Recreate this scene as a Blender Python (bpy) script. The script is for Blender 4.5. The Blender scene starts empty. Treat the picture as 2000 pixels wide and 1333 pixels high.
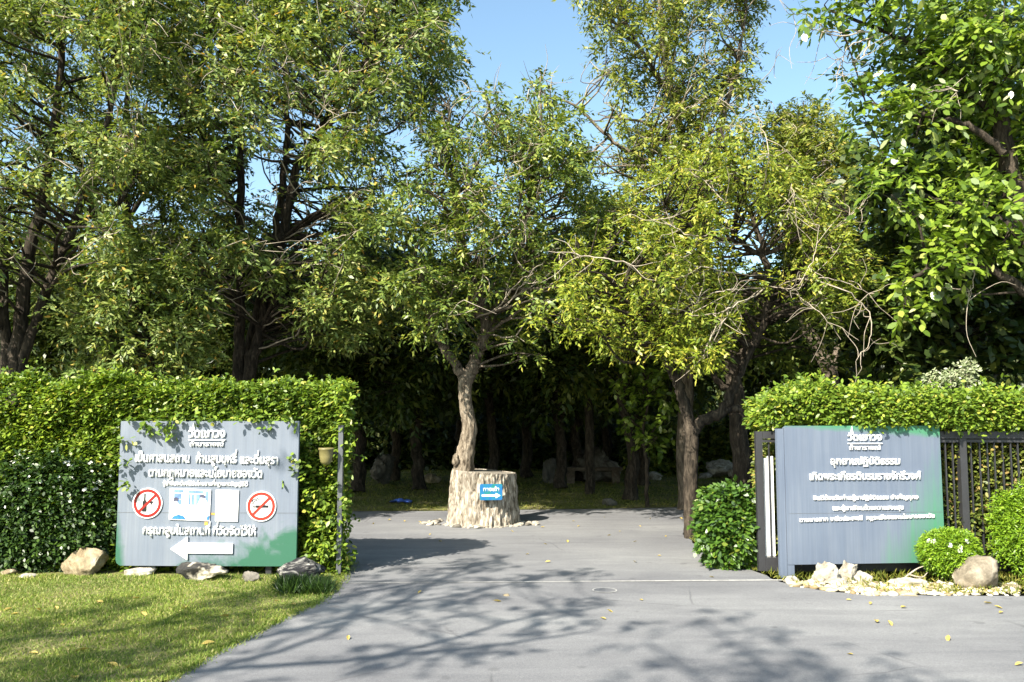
import bpy, bmesh, math, random
import numpy as np
from mathutils import Vector, Matrix, noise

R = math.radians
SC = bpy.context.scene
COL = SC.collection
rng = np.random.default_rng(7)
random.seed(7)

# ------------------------------------------------------------------ camera, sky, sun, exposure
CAM_H = 1.65
PITCH = R(5.0)
F = 1667.0                       # focal length in pixels of a 2000 px wide frame
cam_data = bpy.data.cameras.new('camera')
cam = bpy.data.objects.new('camera', cam_data)
COL.objects.link(cam)
cam.location = (0, 0, CAM_H)
cam.rotation_euler = (R(90) + PITCH, 0, 0)
cam_data.sensor_width = 36
cam_data.lens = 36 * F / 2000
cam_data.clip_end = 2000
SC.camera = cam

EL = R(40.0)
HX, HY = 0.60, 0.80              # horizontal direction the sunlight travels
world = bpy.data.worlds.new('World')
SC.world = world
world.use_nodes = True
wn = world.node_tree
wn.nodes.clear()
sky = wn.nodes.new('ShaderNodeTexSky')
sky.sky_type = 'NISHITA'
sky.sun_disc = False
sky.sun_elevation = EL
sky.sun_rotation = math.atan2(-HX, -HY)
sky.air_density = 1.0
sky.dust_density = 1.6
sky.ozone_density = 0.0
bg = wn.nodes.new('ShaderNodeBackground')
bg.inputs['Strength'].default_value = 0.10
wo = wn.nodes.new('ShaderNodeOutputWorld')
tint = wn.nodes.new('ShaderNodeMix')
tint.data_type = 'RGBA'
tint.blend_type = 'MULTIPLY'
tint.inputs[0].default_value = 1.0
tint.inputs[7].default_value = (0.93, 1.06, 1.03, 1)
wn.links.new(sky.outputs[0], tint.inputs[6])
wn.links.new(tint.outputs[2], bg.inputs[0])
wn.links.new(bg.outputs[0], wo.inputs[0])

sl = bpy.data.lights.new('sun', 'SUN')
sl.energy = 5.0
sl.angle = R(0.53)
sl.color = (1.0, 0.93, 0.80)
sun = bpy.data.objects.new('sun', sl)
COL.objects.link(sun)
SUN_D = Vector((HX * math.cos(EL), HY * math.cos(EL), -math.sin(EL)))
sun.rotation_euler = SUN_D.to_track_quat('-Z', 'Y').to_euler()

SC.view_settings.view_transform = 'Standard'
SC.view_settings.look = 'None'
SC.view_settings.exposure = 1.52
SC.view_settings.gamma = 1.0
SC.cycles.max_bounces = 8
SC.cycles.transparent_max_bounces = 8

# ------------------------------------------------------------------ placing helpers
CP, SP = math.cos(PITCH), math.sin(PITCH)


def ray(px, py):
    u = (px - 1000.0) / F
    v = (666.5 - py) / F
    return np.array([u, CP - v * SP, SP + v * CP])


def P(px, py, Y):
    """the point seen at (px, py) that stands Y metres in front of the camera"""
    d = ray(px, py)
    return np.array([0, 0, CAM_H]) + d * (Y / d[1])


def G(px, py):
    """the point of the ground seen at (px, py)"""
    d = ray(px, py)
    return np.array([0, 0, CAM_H]) + d * (-CAM_H / d[2])


def UP(px, py, z):
    """the point z metres up whose shadow falls on the ground point seen at (px, py)"""
    g = G(px, py)
    k = z / math.tan(EL)
    return np.array([g[0] - HX * k, g[1] - HY * k, z])


# ------------------------------------------------------------------ object helpers
def root(name, loc, label, cat, group=None, rz=0.0):
    o = bpy.data.objects.new(name, None)
    COL.objects.link(o)
    o.location = loc
    o.rotation_euler = (0, 0, rz)
    o.empty_display_size = 0.2
    o['label'] = label
    o['category'] = cat
    if group:
        o['group'] = group
    return o


def tag(o, label, cat, group=None):
    o['label'] = label
    o['category'] = cat
    if group:
        o['group'] = group
    return o


def mesh_np(name, V, Fc, mat, parent=None, smooth=False, local=False):
    """V (n,3); Fc: list of faces, or an (m,k) array"""
    V = np.asarray(V, dtype=np.float64)
    me = bpy.data.meshes.new(name)
    if parent is not None and not local:
        V = V - np.array(parent.location)
    if isinstance(Fc, np.ndarray):
        m, k = Fc.shape
        me.vertices.add(len(V))
        me.vertices.foreach_set('co', V.astype(np.float32).ravel())
        me.loops.add(m * k)
        me.loops.foreach_set('vertex_index', Fc.astype(np.int32).ravel())
        me.polygons.add(m)
        me.polygons.foreach_set('loop_start', np.arange(0, m * k, k, dtype=np.int32))
        me.polygons.foreach_set('loop_total', np.full(m, k, dtype=np.int32))
        me.update(calc_edges=True)
    else:
        me.from_pydata([tuple(v) for v in V], [], Fc)
        me.update()
    if smooth:
        me.polygons.foreach_set('use_smooth', np.ones(len(me.polygons), dtype=bool))
    me.materials.append(mat)
    o = bpy.data.objects.new(name, me)
    COL.objects.link(o)
    if parent is not None:
        o.parent = parent
    return o


class MB:
    """collects simple shapes into one mesh"""
    def __init__(s):
        s.v = []
        s.f = []

    def add(s, V, Fc):
        n = len(s.v)
        s.v.extend([tuple(x) for x in V])
        s.f.extend([tuple(i + n for i in f) for f in Fc])

    def box(s, x0, x1, y0, y1, z0, z1):
        V = [(x, y, z) for x in (x0, x1) for y in (y0, y1) for z in (z0, z1)]
        s.add(V, [(0, 1, 3, 2), (4, 6, 7, 5), (0, 4, 5, 1), (2, 3, 7, 6), (0, 2, 6, 4), (1, 5, 7, 3)])

    def prism(s, pts, y0, y1):
        """outline pts (x,z) counter-clockwise seen from -y, from y0 (front) to y1"""
        n = len(pts)
        V = [(x, y0, z) for x, z in pts] + [(x, y1, z) for x, z in pts]
        Fc = [tuple(range(n)), tuple(range(2 * n - 1, n - 1, -1))]
        for i in range(n):
            j = (i + 1) % n
            Fc.append((i, n + i, n + j, j))
        s.add(V, Fc)

    def tube(s, pts, radii, n=8, wob=0.0):
        V, Fc = tube_np(np.array(pts), np.array(radii), n, wob)
        s.add(V, [tuple(f) for f in Fc])

    def build(s, name, mat, parent=None, smooth=False, local=False):
        return mesh_np(name, np.array(s.v), s.f, mat, parent, smooth, local)


def catmull(pts, sub=5):
    pts = np.array(pts, dtype=float)
    if len(pts) < 3:
        t = np.linspace(0, 1, sub + 1)[:, None]
        return pts[0] * (1 - t) + pts[-1] * t
    p = np.vstack([2 * pts[0] - pts[1], pts, 2 * pts[-1] - pts[-2]])
    out = []
    for i in range(1, len(p) - 2):
        for k in range(sub):
            t = k / sub
            out.append(0.5 * ((2 * p[i]) + (-p[i - 1] + p[i + 1]) * t + (2 * p[i - 1] - 5 * p[i] + 4 * p[i + 1] - p[i + 2]) * t * t
                              + (-p[i - 1] + 3 * p[i] - 3 * p[i + 1] + p[i + 2]) * t ** 3))
    out.append(p[-2])
    return np.array(out)


def tube_np(pts, rad, n=8, wob=0.0):
    m = len(pts)
    tan = np.gradient(pts, axis=0)
    tan /= np.linalg.norm(tan, axis=1)[:, None] + 1e-9
    ref = np.array([0.31, 0.95, 0.12])
    s = np.cross(tan, ref)
    s /= np.linalg.norm(s, axis=1)[:, None] + 1e-9
    t = np.cross(tan, s)
    a = np.arange(n) * 2 * math.pi / n
    r = rad[:, None] * np.ones((1, n))
    if wob:
        r = r * (1 + wob * (rng.random((m, n)) - 0.5))
    V = pts[:, None, :] + r[:, :, None] * (np.cos(a)[None, :, None] * s[:, None, :] + np.sin(a)[None, :, None] * t[:, None, :])
    V = V.reshape(-1, 3)
    i = np.arange(m - 1)[:, None] * n
    k = np.arange(n)[None, :]
    k2 = (k + 1) % n
    Fc = np.stack([i + k, i + k2, i + n + k2, i + n + k], -1).reshape(-1, 4)
    return V, Fc


# ------------------------------------------------------------------ materials
def new_mat(name):
    m = bpy.data.materials.new(name)
    m.use_nodes = True
    nt = m.node_tree
    b = nt.nodes['Principled BSDF']
    return m, nt, b


def ramp(nt, fac, stops):
    r = nt.nodes.new('ShaderNodeValToRGB')
    el = r.color_ramp.elements
    while len(el) < len(stops):
        el.new(0.5)
    for e, (p, c) in zip(el, stops):
        e.position = p
        e.color = (*c, 1)
    nt.links.new(fac, r.inputs[0])
    return r.outputs[0]


def coords(nt, kind='Object', scale=(1, 1, 1)):
    tc = nt.nodes.new('ShaderNodeTexCoord')
    mp = nt.nodes.new('ShaderNodeMapping')
    mp.inputs['Scale'].default_value = scale
    nt.links.new(tc.outputs[kind], mp.inputs[0])
    return mp.outputs[0]


def nz(nt, vec, scale, detail=4, rough=0.55, dist=0.0):
    n = nt.nodes.new('ShaderNodeTexNoise')
    n.inputs['Scale'].default_value = scale
    n.inputs['Detail'].default_value = detail
    n.inputs['Roughness'].default_value = rough
    n.inputs['Distortion'].default_value = dist
    nt.links.new(vec, n.inputs['Vector'])
    return n.outputs['Fac']


def mixc(nt, fac, a, b, mode='MIX'):
    m = nt.nodes.new('ShaderNodeMix')
    m.data_type = 'RGBA'
    m.blend_type = mode
    for sock, v in ((0, fac), (6, a), (7, b)):
        if isinstance(v, (int, float)):
            m.inputs[sock].default_value = v
        elif isinstance(v, tuple):
            m.inputs[sock].default_value = (*v, 1)
        else:
            nt.links.new(v, m.inputs[sock])
    return m.outputs[2]


def math_n(nt, op, a, b=0.0, c=None, clamp=False):
    m = nt.nodes.new('ShaderNodeMath')
    m.operation = op
    m.use_clamp = clamp
    for i, v in enumerate((a, b, c)):
        if v is None:
            continue
        if isinstance(v, (int, float)):
            m.inputs[i].default_value = v
        else:
            nt.links.new(v, m.inputs[i])
    return m.outputs[0]


def bump(nt, b, h, strength=0.5, dist=0.02):
    n = nt.nodes.new('ShaderNodeBump')
    n.inputs['Strength'].default_value = strength
    n.inputs['Distance'].default_value = dist
    nt.links.new(h, n.inputs['Height'])
    nt.links.new(n.outputs[0], b.inputs['Normal'])


def plain(name, col, rough=0.6, spec=0.4, var=0.12, scale=9.0, metal=0.0, bmp=0.0):
    m, nt, b = new_mat(name)
    v = coords(nt)
    f = nz(nt, v, scale, 5, 0.65)
    lo = tuple(c * (1 - var) for c in col)
    hi = tuple(min(1, c * (1 + var)) for c in col)
    nt.links.new(ramp(nt, f, [(0.3, lo), (0.7, hi)]), b.inputs['Base Color'])
    b.inputs['Roughness'].default_value = rough
    b.inputs['Specular IOR Level'].default_value = spec
    b.inputs['Metallic'].default_value = metal
    if bmp:
        bump(nt, b, nz(nt, v, scale * 6, 4), bmp, 0.01)
    return m


def leaf_mat(name, stops, trans=0.35, rough=0.42, spec=0.35, tcol=(1.15, 1.2, 0.5)):
    """colour by leaf: every leaf is an island of its own"""
    m, nt, b = new_mat(name)
    geo = nt.nodes.new('ShaderNodeNewGeometry')
    c = ramp(nt, geo.outputs['Random Per Island'], stops)
    v = coords(nt, 'Object')
    big = nz(nt, v, 0.9, 2)
    c = mixc(nt, 1.0, c, ramp(nt, big, [(0.3, (0.75, 0.8, 0.8)), (0.7, (1.15, 1.1, 0.95))]), 'MULTIPLY')
    nt.links.new(c, b.inputs['Base Color'])
    b.inputs['Roughness'].default_value = rough
    b.inputs['Specular IOR Level'].default_value = spec
    tr = nt.nodes.new('ShaderNodeBsdfTranslucent')
    nt.links.new(mixc(nt, 1.0, c, tcol, 'MULTIPLY'), tr.inputs[0])
    mx = nt.nodes.new('ShaderNodeMixShader')
    mx.inputs[0].default_value = trans
    out = nt.nodes['Material Output']
    nt.links.new(b.outputs[0], mx.inputs[1])
    nt.links.new(tr.outputs[0], mx.inputs[2])
    nt.links.new(mx.outputs[0], out.inputs[0])
    return m


M = {}
M['leaf_left'] = leaf_mat('fresh_olive_leaf', [(0.0, (0.055, 0.095, 0.026)), (0.45, (0.15, 0.21, 0.05)), (0.9, (0.28, 0.32, 0.10)), (0.97, (0.40, 0.35, 0.09)), (1.0, (0.42, 0.24, 0.05))], 0.30)
M['leaf_mid'] = leaf_mat('mid_green_leaf', [(0.0, (0.045, 0.085, 0.02)), (0.5, (0.13, 0.185, 0.033)), (0.92, (0.24, 0.28, 0.055)), (1.0, (0.36, 0.34, 0.06))], 0.30)
M['leaf_yellow'] = leaf_mat('yellow_green_leaf', [(0.0, (0.07, 0.115, 0.016)), (0.4, (0.17, 0.225, 0.024)), (0.85, (0.29, 0.32, 0.04)), (1.0, (0.46, 0.39, 0.08))])
M['leaf_olive'] = leaf_mat('yellowish_olive_leaf', [(0.0, (0.070, 0.105, 0.021)), (0.5, (0.168, 0.210, 0.034)), (0.9, (0.266, 0.280, 0.056)), (1.0, (0.392, 0.322, 0.084))])
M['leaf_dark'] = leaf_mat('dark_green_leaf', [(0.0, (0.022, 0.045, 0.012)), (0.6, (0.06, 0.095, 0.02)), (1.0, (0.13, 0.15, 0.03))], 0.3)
M['leaf_big'] = leaf_mat('broad_bright_leaf', [(0.0, (0.045, 0.085, 0.013)), (0.45, (0.13, 0.21, 0.022)), (0.85, (0.23, 0.32, 0.04)), (0.975, (0.30, 0.35, 0.09)), (1.0, (0.46, 0.48, 0.32))], 0.36, 0.30, 0.6)
M['leaf_hedge'] = leaf_mat('hedge_leaf', [(0.0, (0.055, 0.10, 0.014)), (0.4, (0.125, 0.205, 0.022)), (0.9, (0.225, 0.305, 0.034)), (1.0, (0.39, 0.36, 0.07))], 0.28)
M['leaf_creeper'] = leaf_mat('creeper_leaf', [(0.0, (0.052, 0.078, 0.018)), (0.5, (0.130, 0.163, 0.031)), (0.85, (0.208, 0.221, 0.046)), (1.0, (0.286, 0.182, 0.078))], 0.25)
M['leaf_bush'] = leaf_mat('bush_leaf', [(0.0, (0.025, 0.063, 0.011)), (0.6, (0.063, 0.132, 0.018)), (0.92, (0.103, 0.184, 0.023)), (1.0, (0.184, 0.207, 0.034))], 0.25, 0.35, 0.5)
M['leaf_flower_bush'] = leaf_mat('flowering_bush_leaf', [(0.0, (0.014, 0.034, 0.008)), (0.6, (0.034, 0.072, 0.014)), (1.0, (0.07, 0.125, 0.02))], 0.2, 0.4, 0.4)
M['leaf_round'] = leaf_mat('clipped_bush_leaf', [(0.0, (0.078, 0.156, 0.010)), (0.5, (0.156, 0.273, 0.016)), (1.0, (0.247, 0.364, 0.026))], 0.28)
M['leaf_silver'] = leaf_mat('silvery_leaf', [(0.0, (0.16, 0.20, 0.10)), (0.6, (0.30, 0.34, 0.20)), (1.0, (0.5, 0.5, 0.38))], 0.2)
M['petal'] = leaf_mat('white_petal', [(0.0, (0.72, 0.74, 0.7)), (1.0, (0.88, 0.88, 0.84))], 0.25, tcol=(1, 1, 0.95))
M['grass'] = leaf_mat('lawn_blade', [(0.0, (0.075, 0.125, 0.02)), (0.45, (0.16, 0.24, 0.034)), (0.75, (0.25, 0.31, 0.065)), (0.92, (0.38, 0.36, 0.14)), (1.0, (0.5, 0.42, 0.22))], 0.25, 0.5, 0.2)
M['grass_back'] = leaf_mat('park_grass_blade', [(0.0, (0.072, 0.102, 0.017)), (0.5, (0.156, 0.180, 0.030)), (1.0, (0.312, 0.276, 0.072))], 0.25, 0.5, 0.2)
M['dry_leaf'] = leaf_mat('dry_fallen_leaf', [(0.0, (0.26, 0.16, 0.06)), (0.5, (0.45, 0.33, 0.08)), (1.0, (0.55, 0.46, 0.26))], 0.15, 0.6, 0.2)


def bark_mat(name, dark, mid, light, scale=1.0, dist=0.03):
    m, nt, b = new_mat(name)
    v = coords(nt, 'Object', (1.0, 1.0, 0.28))
    f1 = nz(nt, v, 22 * scale, 6, 0.65, 0.6)
    f2 = nz(nt, v, 70 * scale, 4, 0.6)
    f3 = nz(nt, coords(nt), 1.7, 3)
    h = math_n(nt, 'MULTIPLY_ADD', f2, 0.35, f1)
    c = ramp(nt, f1, [(0.36, dark), (0.5, mid), (0.66, light)])
    c = mixc(nt, 1.0, c, ramp(nt, f3, [(0.3, (0.7, 0.7, 0.7)), (0.7, (1.15, 1.15, 1.15))]), 'MULTIPLY')
    nt.links.new(c, b.inputs['Base Color'])
    b.inputs['Roughness'].default_value = 0.9
    b.inputs['Specular IOR Level'].default_value = 0.15
    bump(nt, b, h, 0.9, dist)
    return m


M['bark'] = bark_mat('grey_brown_bark', (0.05, 0.04, 0.03), (0.13, 0.105, 0.08), (0.24, 0.20, 0.155))
M['bark_dark'] = bark_mat('dark_bark', (0.018, 0.015, 0.012), (0.045, 0.036, 0.027), (0.10, 0.08, 0.06))
M['bark_pale'] = bark_mat('pale_stump_bark', (0.11, 0.088, 0.062), (0.34, 0.295, 0.235), (0.58, 0.525, 0.445), 1.0, 0.04)
M['bark_tan'] = bark_mat('tan_grey_bark', (0.06, 0.046, 0.032), (0.19, 0.155, 0.115), (0.36, 0.305, 0.235), 1.2, 0.04)
M['twig'] = plain('bare_grey_twig', (0.34, 0.29, 0.23), 0.8, 0.2, 0.3, 14)


def make_asphalt():
    m, nt, b = new_mat('grey_asphalt')
    v = coords(nt)
    f = nz(nt, v, 260, 3, 0.7)
    g = nz(nt, v, 0.55, 5, 0.6)
    w = nz(nt, coords(nt, 'Object', (0.5, 2.2, 1)), 1.6, 5, 0.6, 0.8)
    c = ramp(nt, f, [(0.25, (0.09, 0.092, 0.099)), (0.5, (0.172, 0.174, 0.182)), (0.75, (0.275, 0.275, 0.28))])
    c = mixc(nt, 1.0, c, ramp(nt, nz(nt, v, 70, 4, 0.75), [(0.3, (0.82, 0.82, 0.83)), (0.7, (1.16, 1.16, 1.15))]), 'MULTIPLY')
    c = mixc(nt, 1.0, c, ramp(nt, g, [(0.3, (0.80, 0.80, 0.82)), (0.7, (1.14, 1.14, 1.12))]), 'MULTIPLY')
    c = mixc(nt, 1.0, c, ramp(nt, w, [(0.35, (0.86, 0.86, 0.87)), (0.65, (1.09, 1.09, 1.08))]), 'MULTIPLY')
    # worn tyre arcs
    wv = nt.nodes.new('ShaderNodeTexWave')
    wv.wave_type = 'RINGS'
    wv.inputs['Scale'].default_value = 0.22
    wv.inputs['Distortion'].default_value = 3.0
    wv.inputs['Detail'].default_value = 3
    wv.inputs['Detail Scale'].default_value = 0.8
    nt.links.new(coords(nt, 'Object', (1, 0.5, 1)), wv.inputs['Vector'])
    c = mixc(nt, 1.0, c, ramp(nt, wv.outputs['Fac'], [(0.0, (0.9, 0.9, 0.91)), (0.5, (1, 1, 1)), (1.0, (1.06, 1.06, 1.05))]), 'MULTIPLY')
    # hairline cracks and small dark spots
    vr = nt.nodes.new('ShaderNodeTexVoronoi')
    vr.feature = 'DISTANCE_TO_EDGE'
    vr.inputs['Scale'].default_value = 0.55
    mp = mixc(nt, 0.12, v, nz(nt, v, 2.2, 5))
    nt.links.new(mp, vr.inputs['Vector'])
    crack = ramp(nt, vr.outputs[0], [(0.0, (1, 1, 1)), (0.006, (0, 0, 0))])
    few = ramp(nt, nz(nt, v, 0.7, 2), [(0.52, (0, 0, 0)), (0.6, (0.55, 0.55, 0.55))])
    c = mixc(nt, mixc(nt, 1.0, crack, few, 'MULTIPLY'), c, (0.06, 0.06, 0.065))
    spot = ramp(nt, nz(nt, v, 5.5, 2, 0.4), [(0.70, (0, 0, 0)), (0.76, (0.5, 0.5, 0.5))])
    c = mixc(nt, spot, c, (0.085, 0.085, 0.09))
    nt.links.new(c, b.inputs['Base Color'])
    b.inputs['Roughness'].default_value = 0.82
    b.inputs['Specular IOR Level'].default_value = 0.3
    bump(nt, b, f, 0.35, 0.006)
    return m


def make_soil(name, a, b_, c_, d_):
    m, nt, b = new_mat(name)
    v = coords(nt)
    f = nz(nt, v, 38, 6, 0.75)
    g = nz(nt, v, 1.3, 4, 0.6)
    c = ramp(nt, f, [(0.3, a), (0.5, b_), (0.72, c_)])
    c = mixc(nt, ramp(nt, g, [(0.42, (0, 0, 0)), (0.62, (1, 1, 1))]), c, d_)
    nt.links.new(c, b.inputs['Base Color'])
    b.inputs['Roughness'].default_value = 0.95
    b.inputs['Specular IOR Level'].default_value = 0.1
    bump(nt, b, f, 0.8, 0.02)
    return m


def make_rock(name, dark, mid, light, stretch=(1, 1, 1), scale=5.0, patch=None):
    m, nt, b = new_mat(name)
    v = coords(nt, 'Object', stretch)
    f = nz(nt, v, scale, 7, 0.68, 0.7)
    g = nz(nt, v, scale * 6, 5, 0.7)
    c = ramp(nt, f, [(0.32, dark), (0.5, mid), (0.64, light)])
    c = mixc(nt, 1.0, c, ramp(nt, g, [(0.3, (0.7, 0.7, 0.7)), (0.7, (1.18, 1.17, 1.15))]), 'MULTIPLY')
    if patch:
        k = nz(nt, coords(nt), scale * 0.5, 4, 0.7)
        c = mixc(nt, ramp(nt, k, [(0.48, (0, 0, 0)), (0.56, (1, 1, 1))]), c, patch)
    nt.links.new(c, b.inputs['Base Color'])
    b.inputs['Roughness'].default_value = 0.8
    b.inputs['Specular IOR Level'].default_value = 0.3
    bump(nt, b, math_n(nt, 'MULTIPLY_ADD', g, 0.4, f), 0.8, 0.03)
    return m


M['asphalt'] = make_asphalt()
M['soil'] = make_soil('leaf_litter_soil', (0.05, 0.04, 0.025), (0.12, 0.10, 0.055), (0.26, 0.21, 0.12), (0.08, 0.10, 0.03))
M['turf'] = make_soil('mown_turf', (0.06, 0.075, 0.02), (0.13, 0.15, 0.04), (0.24, 0.23, 0.09), (0.21, 0.19, 0.09))
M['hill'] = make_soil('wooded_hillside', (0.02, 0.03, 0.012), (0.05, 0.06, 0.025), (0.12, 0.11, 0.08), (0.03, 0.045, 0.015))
M['rock_white'] = make_rock('white_limestone', (0.16, 0.13, 0.095), (0.38, 0.35, 0.295), (0.60, 0.57, 0.51), scale=6)
M['rock_tan'] = make_rock('tan_boulder', (0.12, 0.10, 0.072), (0.24, 0.205, 0.155), (0.36, 0.32, 0.255), scale=3.5)
M['rock_cream'] = make_rock('cream_boulder', (0.11, 0.075, 0.038), (0.27, 0.22, 0.14), (0.46, 0.40, 0.30), scale=4.5)
M['rock_brown'] = make_rock('brown_boulder', (0.05, 0.04, 0.03), (0.12, 0.09, 0.065), (0.2, 0.16, 0.12), scale=4)
M['rock_dark'] = make_rock('dark_boulder_with_white_patch', (0.012, 0.012, 0.012), (0.03, 0.029, 0.027), (0.09, 0.082, 0.07), scale=4.5, patch=(0.52, 0.47, 0.38))
M['rock_streak'] = make_rock('black_boulder_white_veins', (0.008, 0.008, 0.010), (0.02, 0.02, 0.023), (0.40, 0.385, 0.35), (0.9, 1.6, 3.2), 5.0)
M['rock_grey'] = make_rock('grey_karst_rock', (0.05, 0.045, 0.038), (0.14, 0.128, 0.108), (0.30, 0.275, 0.235), scale=1.6)
M['chips'] = leaf_mat('stone_chips', [(0.0, (0.16, 0.12, 0.07)), (0.3, (0.34, 0.28, 0.19)), (0.6, (0.46, 0.42, 0.35)), (1.0, (0.62, 0.59, 0.53))], 0.0, 0.85, 0.2)
M['steel'] = plain('dark_grey_painted_steel', (0.028, 0.028, 0.031), 0.42, 0.5, 0.15, 6)
M['steel_light'] = plain('grey_painted_steel', (0.085, 0.09, 0.10), 0.45, 0.5, 0.15, 6)
M['white'] = plain('white_paint', (0.80, 0.80, 0.79), 0.5, 0.4, 0.04, 6)
M['letter'] = plain('white_letter_plastic', (0.84, 0.84, 0.83), 0.5, 0.4, 0.02, 6)
M['red'] = plain('red_sign_paint', (0.23, 0.007, 0.004), 0.5, 0.4, 0.08, 10)
M['red_faded'] = plain('faded_red_sign_paint', (0.25, 0.020, 0.008), 0.55, 0.4, 0.1, 10)
M['black'] = plain('black_sign_paint', (0.008, 0.008, 0.010), 0.5, 0.4, 0.1, 10)
M['photo_blue'] = plain('faded_photo_blue', (0.13, 0.22, 0.46), 0.35, 0.4, 0.45, 9)
M['photo_blue_deep'] = plain('photo_deep_blue', (0.03, 0.15, 0.5), 0.35, 0.4, 0.4, 18)
M['photo_dark'] = plain('photo_dark_hair', (0.07, 0.075, 0.12), 0.4, 0.4, 0.3, 20)
M['photo_pale'] = plain('faded_photo_white', (0.80, 0.81, 0.83), 0.35, 0.4, 0.05, 12)
M['photo_grey'] = plain('faded_photo_grey', (0.52, 0.56, 0.64), 0.35, 0.4, 0.2, 16)
M['rust'] = plain('rust_stain', (0.45, 0.26, 0.07), 0.8, 0.1, 0.4, 20)
M['lamp'] = plain('khaki_lamp_housing', (0.16, 0.14, 0.055), 0.4, 0.5, 0.2, 5)
M['concrete'] = plain('pale_rail_concrete', (0.33, 0.325, 0.315), 0.85, 0.2, 0.25, 12, bmp=0.3)
M['wall'] = plain('dark_mossy_wall', (0.03, 0.038, 0.016), 0.95, 0.1, 0.4, 8)
M['wood_top'] = plain('grey_cut_wood', (0.20, 0.18, 0.15), 0.85, 0.15, 0.3, 12, bmp=0.4)
M['bag_blue'] = plain('blue_plastic', (0.08, 0.16, 0.55), 0.4, 0.5, 0.2, 10)


def sign_blue_mat():
    m, nt, b = new_mat('weathered_blue_sign')
    v = coords(nt)
    f = nz(nt, v, 11, 3)
    nt.links.new(ramp(nt, f, [(0.38, (0.010, 0.11, 0.30)), (0.5, (0.010, 0.145, 0.27)), (0.62, (0.010, 0.16, 0.14))]), b.inputs['Base Color'])
    b.inputs['Roughness'].default_value = 0.4
    return m


M['sign_blue'] = sign_blue_mat()


def board_mat(name, w, h, kind):
    """chalked blue-grey paint, greened in patches; on the left board these paint in shade; local x in 0..w, z in 0..h"""
    m, nt, b = new_mat(name)
    tc = nt.nodes.new('ShaderNodeTexCoord')
    sx = nt.nodes.new('ShaderNodeSeparateXYZ')
    nt.links.new(tc.outputs['Object'], sx.inputs[0])
    X = math_n(nt, 'DIVIDE', sx.outputs[0], w)
    Z = math_n(nt, 'DIVIDE', sx.outputs[2], h)
    streak = nz(nt, coords(nt, 'Object', (1, 1, 0.05)), 16, 5, 0.65)
    fine = nz(nt, coords(nt, 'Object', (1, 1, 0.03)), 60, 3, 0.6)
    blot = nz(nt, coords(nt), 4.6, 6, 0.62, 0.5)
    chalk = ramp(nt, streak, [(0.3, (0.130, 0.155, 0.200)), (0.55, (0.152, 0.175, 0.217)), (0.75, (0.175, 0.196, 0.233))])
    chalk = mixc(nt, 1.0, chalk, ramp(nt, fine, [(0.3, (0.93, 0.93, 0.93)), (0.7, (1.06, 1.06, 1.06))]), 'MULTIPLY')
    chalk = mixc(nt, 1.0, chalk, ramp(nt, nz(nt, coords(nt), 1.4, 3), [(0.35, (0.92, 0.93, 0.95)), (0.65, (1.08, 1.07, 1.05))]), 'MULTIPLY')
    if kind == 'left':
        a = math_n(nt, 'MULTIPLY_ADD', X, 1.5, -0.52)
        z2 = math_n(nt, 'MULTIPLY_ADD', Z, -3.2, a)
        k = math_n(nt, 'MULTIPLY_ADD', blot, 1.6, z2)
        fac = ramp(nt, k, [(0.55, (0, 0, 0)), (1.12, (1, 1, 1))])  # soft tree shade painted in as green blotches, lower right
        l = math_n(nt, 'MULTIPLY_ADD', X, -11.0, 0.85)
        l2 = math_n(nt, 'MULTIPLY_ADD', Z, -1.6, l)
        edge_shade_fac = ramp(nt, math_n(nt, 'MULTIPLY_ADD', blot, 0.7, l2), [(0.35, (0, 0, 0)), (0.8, (1, 1, 1))])  # leaf shade painted in green down the left edge
        fac = mixc(nt, 1.0, fac, edge_shade_fac, 'ADD')
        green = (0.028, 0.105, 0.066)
    else:
        a = math_n(nt, 'MULTIPLY_ADD', X, 2.1, -1.35)
        z2 = math_n(nt, 'MULTIPLY_ADD', Z, -1.1, a)
        k = math_n(nt, 'MULTIPLY_ADD', streak, 0.9, z2)
        fac = ramp(nt, k, [(0.18, (0, 0, 0)), (0.95, (1, 1, 1))])  # greener in streaks towards the lower right
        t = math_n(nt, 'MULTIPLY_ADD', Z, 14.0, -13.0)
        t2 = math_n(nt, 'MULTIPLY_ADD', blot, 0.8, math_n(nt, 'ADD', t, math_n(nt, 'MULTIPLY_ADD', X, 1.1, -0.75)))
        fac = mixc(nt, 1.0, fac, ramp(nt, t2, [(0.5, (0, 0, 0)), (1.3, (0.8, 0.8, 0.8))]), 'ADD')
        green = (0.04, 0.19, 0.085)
    if kind == 'right':
        chalk = mixc(nt, 1.0, chalk, (0.76, 0.80, 0.86), 'MULTIPLY')
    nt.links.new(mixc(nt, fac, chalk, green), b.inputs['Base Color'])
    b.inputs['Roughness'].default_value = 0.5
    b.inputs['Specular IOR Level'].default_value = 0.35
    return m


# ------------------------------------------------------------------ leaves
def unit(a):
    return a / (np.linalg.norm(a, axis=-1, keepdims=True) + 1e-9)


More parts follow.
